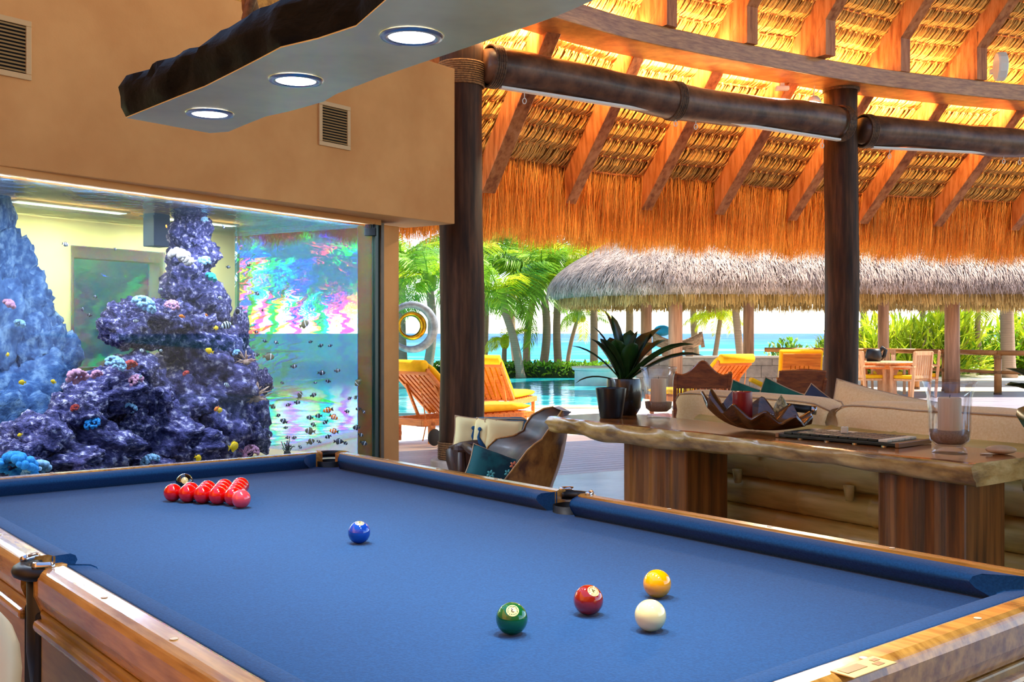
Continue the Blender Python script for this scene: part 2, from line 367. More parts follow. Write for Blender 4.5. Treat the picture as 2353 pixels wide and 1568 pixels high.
pv = pv.build('paving', M['paving']); struct(pv); pv['label'] = 'sun-bleached pale paving around the pool'
mw = bpy.data.materials.new('pool_water'); mw.use_nodes = True
b_ = mw.node_tree.nodes['Principled BSDF']; b_.inputs['Roughness'].default_value = 0.08; b_.inputs['IOR'].default_value = 1.33
def water_nodes(m, stops, sc, stretch, bstr, scale_attr=None):
    nt = m.node_tree; N = nt.nodes; Lk = nt.links; b = N['Principled BSDF']
    tc = N.new('ShaderNodeTexCoord'); mp = N.new('ShaderNodeMapping'); mp.inputs['Scale'].default_value = stretch; Lk.new(tc.outputs['Object'], mp.inputs[0])
    ns = N.new('ShaderNodeTexNoise'); ns.inputs['Scale'].default_value = sc; ns.inputs['Detail'].default_value = 3; ns.inputs['Distortion'].default_value = 1.2
    Lk.new(mp.outputs[0], ns.inputs['Vector'])
    rp = N.new('ShaderNodeValToRGB'); e = rp.color_ramp.elements
    e[0].position, e[0].color = stops[0]; e[1].position, e[1].color = stops[-1]
    for s in stops[1:-1]: k = e.new(s[0]); k.color = s[1]
    Lk.new(ns.outputs['Fac'], rp.inputs[0]); Lk.new(rp.outputs[0], b.inputs['Base Color'])
    bp = N.new('ShaderNodeBump'); bp.inputs['Strength'].default_value = bstr; bp.inputs['Distance'].default_value = 0.05
    Lk.new(ns.outputs['Fac'], bp.inputs['Height']); Lk.new(bp.outputs[0], b.inputs['Normal'])
water_nodes(mw, [(0.3, srgb(0, 112, 138)), (0.5, srgb(20, 168, 180)), (0.7, srgb(110, 214, 214))], 1.6, (0.7, 1.6, 1), 0.35)
pw = MB().prism([(p.x, p.y) for p in POOL], -0.018, 0.003).build('pool_water', mw); struct(pw); pw['label'] = 'rippled turquoise water of the swimming pool'
pt = POOL + [POOL[0]]
cp = MB()
for i in range(0, 7): cp.bar((pt[i].x, pt[i].y, 0.0), (pt[i + 1].x, pt[i + 1].y, 0.0), 0.32, 0.03)
cp = cp.build('pool_coping', M['paving']); struct(cp); cp['label'] = 'pale stone coping along the near pool edge'
bch = MB().box((0, 46, -0.75), (160, 30, 0.5)).build('beach', M['sand']); struct(bch); bch['label'] = 'pale sand strip behind the hedge'
lw = MB().box((25, 43, -0.25), (38, 40, 0.3)).build('garden_lawn', M['grass']); struct(lw); lw['label'] = 'bright green lawn beyond the railing'
# sea: deep water far out, bright shallows and broken surf nearer the beach
ms = bpy.data.materials.new('sea_water'); ms.use_nodes = True
nt = ms.node_tree; N = nt.nodes; Lk = nt.links; b = N['Principled BSDF']; b.inputs['Roughness'].default_value = 0.5; b.inputs['Specular IOR Level'].default_value = 0.1
ge = N.new('ShaderNodeNewGeometry'); sx = N.new('ShaderNodeSeparateXYZ'); Lk.new(ge.outputs['Position'], sx.inputs[0])
dv = N.new('ShaderNodeMath'); dv.operation = 'DIVIDE'; dv.inputs[0].default_value = 100.0; Lk.new(sx.outputs['Y'], dv.inputs[1])
rp = N.new('ShaderNodeValToRGB'); e = rp.color_ramp.elements
e[0].position = 0.0; e[0].color = srgb(18, 84, 160); e[1].position = 1.0; e[1].color = srgb(84, 186, 196)
for p_, c_ in ((0.12, srgb(4, 78, 156)), (0.26, srgb(0, 112, 168)), (0.42, srgb(14, 142, 178)), (0.62, srgb(10, 150, 176))): k = e.new(p_); k.color = c_
Lk.new(dv.outputs[0], rp.inputs[0])
mp = N.new('ShaderNodeMapping'); mp.inputs['Scale'].default_value = (0.012, 0.10, 1); Lk.new(ge.outputs['Position'], mp.inputs[0])
ns = N.new('ShaderNodeTexNoise'); ns.inputs['Scale'].default_value = 1.0; ns.inputs['Detail'].default_value = 6; Lk.new(mp.outputs[0], ns.inputs['Vector'])
r2 = N.new('ShaderNodeValToRGB'); r2.color_ramp.elements[0].position = 0.56; r2.color_ramp.elements[1].position = 0.68
r2.color_ramp.elements[0].color = (0, 0, 0, 1); r2.color_ramp.elements[1].color = (0.8, 0.8, 0.8, 1); Lk.new(ns.outputs['Fac'], r2.inputs[0])
mx = N.new('ShaderNodeMix'); mx.data_type = 'RGBA'; Lk.new(r2.outputs[0], mx.inputs[0]); Lk.new(rp.outputs[0], mx.inputs[6]); mx.inputs[7].default_value = srgb(190, 220, 228)
Lk.new(mx.outputs[2], b.inputs['Base Color'])
sea = MB().add([(-4500, 52, -3), (4500, 52, -3), (4500, 5500, -3), (-4500, 5500, -3)], [(0, 1, 2, 3)]).build('sea', ms); struct(sea); sea['label'] = 'turquoise to deep blue sea reaching the horizon'

# ------------------------------------------------------------------ header wall over the aquarium
C0 = Vector((-0.532, 9.70, 0)); HS = Vector((-0.602, -0.799, 0)); HB = Vector((-0.799, 0.602, 0))
def hp(t, b): p = C0 + HS * t + HB * b; return (p.x, p.y)
hd = MB().prism([hp(0, 0), hp(0, 0.62), hp(6.4, 0.62), hp(6.4, 0)], 2.326, 3.77).build('wall_header', M['wall'], bevel=0.006); struct(hd)
hd['label'] = 'beige plastered header wall above the aquarium'
GD = Vector((0.533, 0.846, 0)); GB = Vector((-0.846, 0.533, 0)); GR = Vector((-1.232, 9.34, 0))
def tp(a, b, z=0.0): return GR - GD * a + GB * b + Vector((0, 0, z))    # a: leftwards along the glass, b: into the tank
TW, TD, TZ0, TZ1, WZ = 5.4, 1.74, 0.15, 2.30, 2.262
def tbox(mb, a0, a1, b0, b1, z0, z1):
    P = [tp(a0, b0), tp(a1, b0), tp(a1, b1), tp(a0, b1)]
    return mb.prism([(p.x, p.y) for p in P], z0, z1)
o = tbox(MB(), -0.33, -0.065, -0.02, 0.26, 0, 2.29).build('wall_pier', M['wall'], bevel=0.006); struct(o); o['label'] = 'narrow beige pier at the right end of the aquarium'
o = tbox(MB(), -0.06, TW, -0.06, TD + 0.15, 0, 0.13).build('wall_plinth', M['wall']); struct(o); o['label'] = 'beige plinth carrying the aquarium'
# wall behind the tank with a window on the garden
bw = MB()
tbox(bw, 0.0, 0.9, TD + 0.03, TD + 0.18, 0, 2.9); tbox(bw, 1.78, TW + 1, TD + 0.03, TD + 0.18, 0, 2.9)
tbox(bw, 0.9, 1.78, TD + 0.03, TD + 0.18, 0, 1.02); tbox(bw, 0.9, 1.78, TD + 0.03, TD + 0.18, 1.95, 2.9)
bw = bw.build('wall_back', mat('hazed_daylit_plaster', srgb(240, 236, 176), srgb(230, 224, 160), 0.8, 2)); struct(bw); bw['label'] = 'beige wall behind the aquarium with a window opening'  # daylight and yellow-green water haze put into the plaster colour
wl = MB().prism([(-4.14, 4.72), (-4.9, -3.4), (-5.1, -3.4), (-4.34, 4.85)], 0, 5.2).build('wall_left_added', M['wall']); struct(wl); wl['label'] = 'added beige side wall out of view that blocks stray sky light'  # added outside the view to cut stray sky light
wb2 = MB().box((1.0, -3.5, 2.6), (12.0, 0.2, 5.2)).build('wall_rear_added', M['wall']); struct(wb2); wb2['label'] = 'added beige rear wall out of view that blocks stray sky light'  # also added behind the camera against stray sky light
# vents in the header wall
def vent(u0, u1, v0, v1, tA):
    ez = Vector((0, 0, 1)); ex = -HS; en = -HB
    def on(u, v):
        r = (u - CX) / F; n = HB
        Y = C0.dot(n) / (r * n.x + n.y); return pd(u, v, Y)
    um, vm = (u0 + u1) / 2, (v0 + v1) / 2; c = on(um, vm)
    w = (on(u1, vm) - on(u0, vm)).length; h = (on(um, v1) - on(um, v0)).length
    t = thing('air_vent', c, tA, 'vent', 'vents in the header wall')
    m = frame(ex, en, ez, c)
    fr = MB()
    R3 = m.to_3x3()
    def bx(mb, x, y, z, dx, dy, dz): mb.box(m @ Vector((x, y, z)), (dx, dy, dz), R3)
    e = 0.035
    bx(fr, 0, 0.008, h / 2 - e / 2, w, 0.016, e); bx(fr, 0, 0.008, -h / 2 + e / 2, w, 0.016, e)
    bx(fr, -w / 2 + e / 2, 0.008, 0, e, 0.016, h - 2 * e); bx(fr, w / 2 - e / 2, 0.008, 0, e, 0.016, h - 2 * e)
    fr.build('frame', M['vent'], t, world=True, bevel=0.003)
    bk = MB(); bx(bk, 0, 0.002, 0, w - 2 * e, 0.003, h - 2 * e); bk.build('backing', M['dark'], t, world=True)
    n = 13
    for i in range(n):
        z = -h / 2 + e + (i + 0.5) * (h - 2 * e) / n
        s = MB(); rot = R3 @ Matrix.Rotation(0.6, 3, 'X')
        s.box(m @ Vector((0, 0.011, z)), (w - 2 * e, 0.003, (h - 2 * e) / n * 0.62), rot); s.build('slat', M['slat'], t, world=True)
vent(-75, 70, 33, 172, 'louvred air vent high on the wall beside the end of the hanging lamp')
vent(732, 803, 238, 340, 'louvred air vent on the wall near the dark trunk column')

# ------------------------------------------------------------------ palapa roof
ZT, SL = 2.845, 1.11
INW = Vector((0.52, -0.854, 0)).normalized()
RT = [(1138, 446), (1323, 470.5), (1497.5, 485), (1664, 495), (1830, 509), (1995, 516), (2165, 522), (2341, 531)]
tails = [px(u, v, ZT) for u, v in RT]
left = [Vector((-5.0, 12.7, ZT)), Vector((-3.75, 12.3, ZT)), Vector((-2.5, 11.9, ZT)), Vector((-1.25, 11.45, ZT))]
right = [tails[-1] + Vector((1.35 * i, 0.42 * i - 0.02 * i * i, 0)) for i in range(1, 5)]
EAVE = left + tails + right; NE = len(EAVE)
def eave(s):
    i = max(0, min(NE - 2, int(math.floor(s)))); f = s - i
    return EAVE[i].lerp(EAVE[i + 1], f)
def roof(s, t, off=0.0):
    p = eave(s); return Vector((p.x, p.y, ZT)) + INW * t + Vector((0, 0, SL * t + off))
A_ = Vector((INW.x, INW.y, SL)).normalized()
OFF = 0.448
ceil = thing('ceiling', (0, 0, 0), 'steep palm-thatched palapa roof on timber rafters', None, kind='structure')
# rafters with plumb-cut tails
for i in range(2, NE - 1):
    b = (eave(i + 0.3) - eave(i - 0.3)).normalized(); w = 0.165; n_up = b.cross(A_).normalized()
    if n_up.z < 0: n_up = -n_up
    e0 = EAVE[i] - b * w
    def rp_(side, t, d):
        p = e0 + b * (w if side else 0) + INW * t + Vector((0, 0, SL * t)); return p + n_up * d
    dcut = 0.33 / 1.494 * 1.0
    vs = []
    for side in (0, 1):
        vs += [rp_(side, 0, 0), rp_(side, 6.6, 0), rp_(side, 6.6, 0.3), rp_(side, dcut, 0.3)]
    MB().add(vs, [(0, 3, 2, 1), (4, 5, 6, 7), (0, 1, 5, 4), (1, 2, 6, 5), (2, 3, 7, 6), (3, 0, 4, 7)]).build('rafter', M['rafter'], ceil, bevel=0.008)
    if i >= 4:      # block that seats the rafter on the ring beam
        ta, tb = (4.5 - ZT) / SL, (4.9 - ZT) / SL
        vs = []
        for side in (0, 1):
            for (t, z) in ((ta - 0.1, 4.5), (tb, 4.5), (tb, 4.9), (tb, 5.1), (ta - 0.1, 4.7)):
                p = e0 + b * (w - 0.004 if side else 0.004) + INW * t; vs.append(Vector((p.x, p.y, z)))
        MB().add(vs, [(4, 3, 2, 1, 0), (5, 6, 7, 8, 9), (0, 1, 6, 5), (1, 2, 7, 6), (2, 3, 8, 7), (3, 4, 9, 8), (4, 0, 5, 9)]).build('rafter_block', M['rafter'], ceil)
# battens
NROW = 21; DT = 0.154
for k in range(NROW):
    for i in range(1, NE - 1):
        if k > 0 and (i < 3): continue
        a = roof(i, k * DT, OFF - 0.02); c = roof(i + 1, k * DT, OFF - 0.02); mid = (a + c) / 2 + Vector((0, 0, random.uniform(-0.02, 0.02)))
        MB().tube([a, mid, c], 0.017 if k else 0.02, 6).build('batten', M['batten'], ceil, smooth=True)
# folded palm leaves tied row by row between the battens
def leaf_wrap(seed):
    r = random.Random(seed); mb = MB(); w = 0.118; h = 0.235
    for j in range(9):
        x0 = -0.03 + j * w * 0.135 + r.uniform(-0.006, 0.006); sl = r.uniform(0.045, 0.085); z0 = r.uniform(0.004, 0.02)
        pts = [(x0 + sl * q, h * q, z0 + 0.034 * math.sin(PI * min(1, q * 1.1)) + r.uniform(-0.003, 0.003)) for q in (0, 0.35, 0.7, 1.0)]
        mb.ribbon(pts, [0.012, 0.017, 0.016, 0.008], (0.93, -0.25, r.uniform(-0.5, 0.5)), r.uniform(0.0, 0.75))
    x = 0.004
    mb.ribbon([(x, 0.0, 0.03), (x + 0.012, h * 0.35, 0.052), (x + 0.026, h * 0.7, 0.048), (x + 0.036, h, 0.02)], 0.013, (1, 0, 0), 1.0)
    mb.ell((x, 0.0, 0.035), (0.011, 0.02, 0.012), nu=5, nv=4, tint=0.95)
    return mb
def leaf_loose(seed):
    r = random.Random(seed); mb = MB(); w = 0.118; h = 0.235
    for j in range(10):
        x0 = -0.01 + j * w * 0.12 + r.uniform(-0.008, 0.008); sl = r.uniform(-0.01, 0.09); z0 = r.uniform(0.0, 0.025)
        mb.ribbon([(x0 + sl * q, h * q * 1.02, z0 + 0.02 * math.sin(PI * q)) for q in (0, 0.5, 1.0)], [0.011, 0.014, 0.008], (0.95, -0.2, r.uniform(-0.5, 0.5)), r.uniform(0.05, 1.0))
    return mb
WR = [leaf_wrap(s) for s in range(5)]; LO = [leaf_loose(s) for s in range(4)]
WRM = [m.mesh('leaf_wrap') for m in WR]; LOM = [m.mesh('leaf_wrap') for m in LO]
for me in WRM + LOM: me.materials.append(M['leaf_dry'])
def np_of(m): return np.array(m.v), m.f, m.t
WRN = [np_of(m) for m in WR]; LON = [np_of(m) for m in LO]
bulk = MB(); count = 0
for i in range(3, NE - 1):
    bdir = EAVE[i + 1] - EAVE[i]; Lb = bdir.length; bdir.normalize()
    n = int(Lb / 0.112)
    for k in range(NROW - 1):
        for j in range(n):
            s = i + (j + 0.2) / n
            p = roof(s, k * DT, OFF - 0.015); nn = bdir.cross(A_).normalized()
            if nn.z > 0: nn = -nn
            m4 = frame(bdir, A_, nn, p) @ Matrix.Rotation(random.uniform(-0.06, 0.06), 4, 'Z')
            v = random.randrange(5 if k > 0 else 4)
            if 4 <= i <= 8 and count < 300 and 0 <= k <= 7:
                o = bpy.data.objects.new('leaf_wrap', (WRM if k > 0 else LOM)[v]); COL.objects.link(o); o.parent = ceil; o.matrix_local = m4; count += 1
            else:
                A, fs, ts = (WRN if k > 0 else LON)[v]
                R = np.array(m4); vv = A @ R[:3, :3].T + R[:3, 3]; off = len(bulk.v)
                bulk.v.extend(map(tuple, vv.tolist())); bulk.f.extend([tuple(q + off for q in f) for f in fs]); bulk.t.extend(ts)
o = bulk.build('leaf_lining', M['leaf_dry'], ceil); o['kind'] = 'stuff'
# outer thatch layer: one thick sheet that keeps the sun out, up to the ridge and down behind the viewer
rows = []
for t in (-0.55, -0.3, 0.0, 1.0, 2.0, 3.5, 5.0, 6.6):
    rows.append([roof(s * 0.5, t, OFF + 0.1) for s in range(0, 2 * NE - 1)])
rows.append([p + INW * 3.5 + Vector((0, 0, 0.9)) for p in rows[-1]])
rows.append([p + INW * 6.0 + Vector((0, 0, -1.4)) for p in rows[-1]])
rows.append([p + INW * 4.0 + Vector((0, 0, -2.6)) for p in rows[-1]])
MB().grid(rows).build('thatch_cover', M['thatch_back'], ceil, solid=0.12)
# hanging straw fringe at the eave
def fringe(s0, s1, per_m, ztop, zbot, tout, seed, wmin=0.005, wmax=0.010, lean=0.06):
    r = random.Random(seed); mb = MB(); L_ = sum((eave(min(s1, i + 1)) - eave(max(s0, i))).length for i in range(int(s0), int(math.ceil(s1))))
    n = int(L_ * per_m)
    for q in range(n):
        s = r.uniform(s0, s1); t = r.uniform(*tout); p = roof(s, t, OFF); p.z = min(p.z, ztop) + r.uniform(-0.1, 0.05)
        zb = zbot + r.gauss(0, 0.05) + 0.05 * math.sin(s * 9.0) + 0.03 * math.sin(s * 23.0)
        d = -INW * r.uniform(0.02, 0.22) + Vector((r.gauss(0, lean), r.gauss(0, lean * 0.5), 0))
        e = Vector((p.x, p.y, zb)) + d
        m = p.lerp(e, 0.5) + Vector((r.gauss(0, 0.02), r.gauss(0, 0.02), 0.03))
        w = r.uniform(wmin, wmax); a = r.uniform(0, PI)
        mb.ribbon([p, m, e], [w, w, w * 0.35], (math.cos(a), math.sin(a) * 0.6, 0), r.random())
    return mb
o = fringe(0, NE - 1.5, 1500, 3.32, 2.43, (-0.45, 0.04), 3).build('straw_fringe', M['fringe'], ceil); o['kind'] = 'stuff'
o = fringe(0, NE - 1.5, 420, 3.3, 2.52, (-0.5, -0.25), 5, 0.012, 0.022, 0.03).build('straw_fringe', M['fringe'], ceil); o['kind'] = 'stuff'

# ring beam (curved glulam) under the rafters
def crom(P, n=10):
    out = []
    for i in range(len(P) - 1):
        p0, p1, p2, p3 = P[max(0, i - 1)], P[i], P[i + 1], P[min(len(P) - 1, i + 2)]
        for k in range(n):
            t = k / n; out.append(0.5 * ((2 * p1) + (p2 - p0) * t + (2 * p0 - 5 * p1 + 4 * p2 - p3) * t * t + (3 * p1 - p0 - 3 * p2 + p3) * t ** 3))
    return out + [P[-1]]
RI = [(-3.0, 6.2), (-1.6, 7.9), (-0.42, 9.08), (0.35, 9.79), (1.13, 10.51), (1.89, 11.05), (2.78, 11.62), (4.16, 12.43), (5.12, 12.86), (6.58, 13.4), (8.6, 13.95), (11, 14.4)]
RP = crom([Vector((a, b, 0)) for a, b in RI])
rows = []
for i, p in enumerate(RP):
    d = (RP[min(i + 1, len(RP) - 1)] - RP[max(i - 1, 0)]).normalized(); n = Vector((-d.y, d.x, 0))
    rows.append([p + Vector((0, 0, 4.29)), p + Vector((0, 0, 4.5)), p + n * 0.5 + Vector((0, 0, 4.5)), p + n * 0.5 + Vector((0, 0, 4.29))])
rb = MB().grid(rows, closed=True); rb.f += [(3, 2, 1, 0)]
rb = rb.build('ring_beam', M['ring'], bevel=0.008); tag(rb, 'curved timber ring beam carrying the rafters', kind='structure')
RINGTOP = 4.5

# trunk columns and log beams
CA, CB, CC = Vector((-0.495, 10.2, 0)), Vector((4.02, 12.75, 0)), Vector((8.75, 14.3, 0))
def column(c, r, label, wrap):
    t = thing('trunk_column', c, label, 'column', 'tree trunk columns')
    pts = []; rad = []
    for i in range(19):
        z = 0.08 + (4.29 - 0.08) * i / 18
        pts.append((0.012 * math.sin(z * 1.7 + c.x), 0.01 * math.cos(z * 2.3), z)); rad.append(r * (1.05 - 0.03 * z / 4) * (1 + 0.012 * math.sin(z * 5 + c.x)))
    MB().tube(pts, rad, 28).build('trunk', M['column'], t, smooth=True)
    MB().lathe([(r * 1.45, 0), (r * 1.45, 0.075), (r * 1.38, 0.085)], 32).build('stone_base', M['stone'], t, bevel=0.008)
    w = MB()
    for z0, z1 in wrap:
        z = z0
        while z < z1:
            w.tube([(r * 1.075 * math.cos(a * PI / 10), r * 1.075 * math.sin(a * PI / 10), z) for a in range(21)], 0.011, 6, cap=False); z += 0.021
    w.build('rope_binding', M['rope'], t, smooth=True)
    MB().lathe([(r * 1.12, 4.255), (r * 1.12, 4.289), (r * 1.0, 4.289)], 28).build('collar', M['ropedark'], t)
column(CA, 0.208, 'dark trunk column with a rope-bound foot beside the aquarium wall', [(0.1, 0.25), (3.72, 3.95)])
column(CB, 0.196, 'brown trunk column rising behind the cream sofa', [(0.1, 0.25)])
column(CC, 0.196, 'brown trunk column standing at the far end of the short log beam', [(0.1, 0.25)])
def log_beam(a, b, r, label, ends):
    t = thing('log_beam', a, label, 'beam', 'round log beams between the columns')
    n = 26; pts = []; rad = []
    for i in range(n + 1):
        f = i / n; p = a.lerp(b, f) + Vector((0, 0, 0.02 * math.sin(f * 9) - 0.03 * math.sin(PI * f))); pts.append(p); rad.append(r * (1 + 0.05 * math.sin(f * 14 + 1) + 0.03 * math.sin(f * 31)))
    rad[0] *= 0.82; rad[-1] *= 0.82
    MB().tube(pts, rad, 20).build('log', M['log'], t, world=True, smooth=True)
    d = (b - a).normalized(); sd = d.cross(Vector((0, 0, 1))).normalized(); up = sd.cross(d)
    for f in ends:
        w = MB(); c = a.lerp(b, f) + Vector((0, 0, 0.02 * math.sin(f * 9) - 0.03 * math.sin(PI * f)))
        for k in range(5):
            cc = c + d * (k - 2) * 0.022
            w.tube([cc + (sd * math.cos(q * PI / 12) + up * math.sin(q * PI / 12)) * r * 1.09 for q in range(25)], 0.013, 6, cap=False)
        w.build('vine_binding', M['ropedark'], t, world=True, smooth=True)
    return a, b, sd, up
LA0, LB0 = pd(1112, 150, 10.15), pd(1942, 287, 12.42)
log_beam(LA0, LB0, 0.185, 'long round log beam lashed between the dark column and the brown column', (0.02, 0.475, 0.985))
LB1, LC0 = pd(1975, 301, 12.75), Vector((8.6, 14.25, 3.86))
log_beam(LB1, LC0, 0.18, 'short round log beam running on from the brown column', (0.02, 0.96))
# roller blinds hung under the log beams
def blind(a, b, label):
    t = thing('roller_blind_rail', a, label, 'blind rail', 'white blind rails under the log beams')
    MB().bar(a, b, 0.07, 0.026).build('rail', M['blind'], t, world=True, bevel=0.006)
    for f in (0.06, 0.47, 0.53, 0.94):
        p = a.lerp(b, f) - Vector((0, 0, 0.013)); h = MB()
        h.tube([p, p - Vector((0, 0, 0.06))], 0.004, 6)
        h.tube([p - Vector((0, 0, 0.085)) + Vector((0.018 * math.cos(q * PI / 6), 0, 0.028 * math.sin(q * PI / 6))) for q in range(13)], 0.005, 6, cap=False)
        h.build('hook', M['white'], t, world=True, smooth=True)
dn = Vector((0.03, -0.02, -0.2))
blind(LA0.lerp(LB0, 0.03) + dn, LA0.lerp(LB0, 0.97) + dn, 'white roller blind rail with hooks under the long log beam')
blind(LB1.lerp(LC0, 0.03) + dn, LB1.lerp(LC0, 0.97) + dn, 'white roller blind rail with hooks under the short log beam')
# loudspeaker on a rafter and added strip lights on the ring beam
spk = pd(2299, 153, 11.9); t = thing('wall_speaker', spk, 'round white loudspeaker fixed to a rafter above the ring beam', 'speaker')
sm = frame(Vector((0.98, -0.2, 0)), Vector((0.2, 0.98, 0)), Vector((0, 0, 1)), (0, 0, 0)) @ Matrix.Rotation(PI / 2, 4, 'Y')
mb = MB().lathe([(0.155, -0.05), (0.165, -0.03), (0.165, 0.04), (0.14, 0.055)], 12); mb.v = [tuple(sm @ Vector(p)) for p in mb.v]; mb.build('housing', M['white'], t, bevel=0.006)
mb = MB().lathe([(0.12, 0.056), (0.11, 0.06), (0.0, 0.062)], 16); mb.v = [tuple(sm @ Vector(p)) for p in mb.v]; mb.build('grille', M['blind'], t)
mb = MB().box((0.02, 0.14, 0), (0.05, 0.26, 0.05)); mb.build('bracket', M['white'], t)
def added_strip(k0, k1, side, label, power):
    """added warm strip along the ring beam, unseen from below, to brighten the thatch"""
    p0, p1 = RP[k0], RP[k1]; d = (p1 - p0).normalized(); n = Vector((-d.y, d.x, 0)); mid = (p0 + p1) / 2; L_ = (p1 - p0).length * 0.92
    if side: c = mid + n * 0.525 + Vector((0, 0, 4.43)); aim = (n * 1.0 + Vector((0, 0, -0.12))).normalized()
    else: c = mid + n * 0.34 + Vector((0, 0, RINGTOP + 0.02)); aim = (Vector((0, 0, 1)) - n * 0.25).normalized()
    t = thing('added_strip_light', c, label, 'strip light', 'added strip lights ' + ('behind' if side else 'on top of') + ' the ring beam')
    w = aim.cross(d).normalized(); m3 = frame(d, w, aim, (0, 0, 0)).to_3x3()
    MB().box(aim * -0.004, (L_, 0.05, 0.024), m3).build('channel', M['blind'], t)
    MB().box(aim * 0.0095, (L_ - 0.02, 0.036, 0.003), m3).build('diffuser', M['warmglow'], t)
    l = bpy.data.lights.new('added_strip_bulb', 'AREA'); l.shape = 'RECTANGLE'; l.size = L_; l.size_y = 0.05; l.energy = power; l.color = (1.0, 0.70, 0.34)
    lo = bpy.data.objects.new('added_strip_bulb', l); COL.objects.link(lo); lo.parent = t; lo.location = aim * 0.013; lo.rotation_euler = frame(d, -w, -aim, (0, 0, 0)).to_euler()
M['warmglow'] = mat_emit('added_strip_diffuser', (1.0, 0.72, 0.38, 1), 3.0)
for k in range(24, len(RP) - 12, 10):
    added_strip(k, k + 10, False, 'added slim warm strip light lying on top of the ring beam', 11)
    added_strip(k, k + 10, True, 'added slim warm strip light on the hidden outer face of the ring beam', 52)
def added_beam_spot(c, aim, power, size=60):  # bulb added to a beam fitting to brighten the seating and header wall
    l = bpy.data.lights.new('downlight_bulb', 'SPOT'); l.energy = power; l.color = (1.0, 0.80, 0.52); l.spot_size = math.radians(size); l.spot_blend = 0.9; l.shadow_soft_size = 0.08
    lo = bpy.data.objects.new('downlight_bulb', l); COL.objects.link(lo); d = (Vector(aim) - Vector(c)).normalized(); lo.location = Vector(c) + d * 0.16; lo.rotation_euler = (-d).to_track_quat('Z', 'Y').to_euler(); return lo
# round fitting hanging under the ring beam by the brown column
c = pd(1868, 228, 12.55); t = thing('downlight', c, 'round metal spotlight hanging under the ring beam by the brown column', 'spotlight')
mb = MB().lathe([(0.02, 0.0), (0.075, 0.03), (0.085, 0.14), (0.075, 0.14), (0.06, 0.08)], 18); q = Matrix.Rotation(2.4, 4, 'X'); mb.v = [tuple(q @ Vector(x)) for x in mb.v]; mb.build('housing', M['blind'], t, smooth=True)
MB().tube([(0, 0, 0), (0.02, 0, 0.16)], 0.008, 6).build('stem', M['blind'], t)
added_beam_spot(c, (1.9, 6.4, 0.8), 1100, 55)
c = pd(1797, 203, 12.3); t = thing('downlight', c, 'small pale lamp bracket under the ring beam left of the brown column', 'spotlight')
MB().box((0, 0, 0.0), (0.16, 0.08, 0.05)).build('housing', M['white'], t, bevel=0.012); MB().box((0, 0, 0.035), (0.05, 0.05, 0.05)).build('bracket', M['white'], t)
added_beam_spot(c + Vector((0, 0, -0.03)), (0.8, 7.2, 0.6), 800, 55)
added_beam_spot(c + Vector((0, 0, -0.03)), (-2.0, 7.6, 2.8), 900, 50)
# ------------------------------------------------------------------ aquarium
def mat_disperse(name, tang, kk=0.055, amp=0.05):
    """clear acrylic edge seen at an angle: splits the view into colours and smears it sideways"""
    m = bpy.data.materials.new(name); m.use_nodes = True; nt = m.node_tree; N = nt.nodes; Lk = nt.links; N.remove(N['Principled BSDF'])
    ge = N.new('ShaderNodeNewGeometry'); mp = N.new('ShaderNodeMapping'); mp.inputs['Scale'].default_value = (1.3, 1.3, 9.0); Lk.new(ge.outputs['Position'], mp.inputs[0])
    ns = N.new('ShaderNodeTexNoise'); ns.inputs['Scale'].default_value = 2.2; ns.inputs['Detail'].default_value = 3; Lk.new(mp.outputs[0], ns.inputs['Vector'])
    sub = N.new('ShaderNodeMath'); sub.operation = 'MULTIPLY_ADD'; sub.inputs[1].default_value = 2 * amp; sub.inputs[2].default_value = -amp; Lk.new(ns.outputs['Fac'], sub.inputs[0])
    last = None
    for c, k in (((1, 0, 0, 1), kk), ((0, 1, 0, 1), 0.0), ((0, 0, 1, 1), -kk)):
        ad = N.new('ShaderNodeMath'); ad.operation = 'ADD'; ad.inputs[1].default_value = k; Lk.new(sub.outputs[0], ad.inputs[0])
        bf = N.new('ShaderNodeMath'); bf.operation = 'MULTIPLY_ADD'; bf.inputs[1].default_value = -2.0; bf.inputs[2].default_value = 1.0; Lk.new(ge.outputs['Backfacing'], bf.inputs[0])
        m2 = N.new('ShaderNodeMath'); m2.operation = 'MULTIPLY'; Lk.new(ad.outputs[0], m2.inputs[0]); Lk.new(bf.outputs[0], m2.inputs[1]); ad = m2
        sc = N.new('ShaderNodeVectorMath'); sc.operation = 'SCALE'; sc.inputs[0].default_value = tang; Lk.new(ad.outputs[0], sc.inputs['Scale'])
        av = N.new('ShaderNodeVectorMath'); av.operation = 'ADD'; Lk.new(ge.outputs['Normal'], av.inputs[0]); Lk.new(sc.outputs[0], av.inputs[1])
        nm = N.new('ShaderNodeVectorMath'); nm.operation = 'NORMALIZE'; Lk.new(av.outputs[0], nm.inputs[0])
        rf = N.new('ShaderNodeBsdfRefraction'); rf.inputs['Color'].default_value = c; rf.inputs['Roughness'].default_value = 0.0; rf.inputs['IOR'].default_value = 1.16
        Lk.new(nm.outputs[0], rf.inputs['Normal'])
        if last is None: last = rf
        else:
            a = N.new('ShaderNodeAddShader'); Lk.new(last.outputs[0], a.inputs[0]); Lk.new(rf.outputs[0], a.inputs[1]); last = a
    Lk.new(last.outputs[0], N['Material Output'].inputs[0]); return m
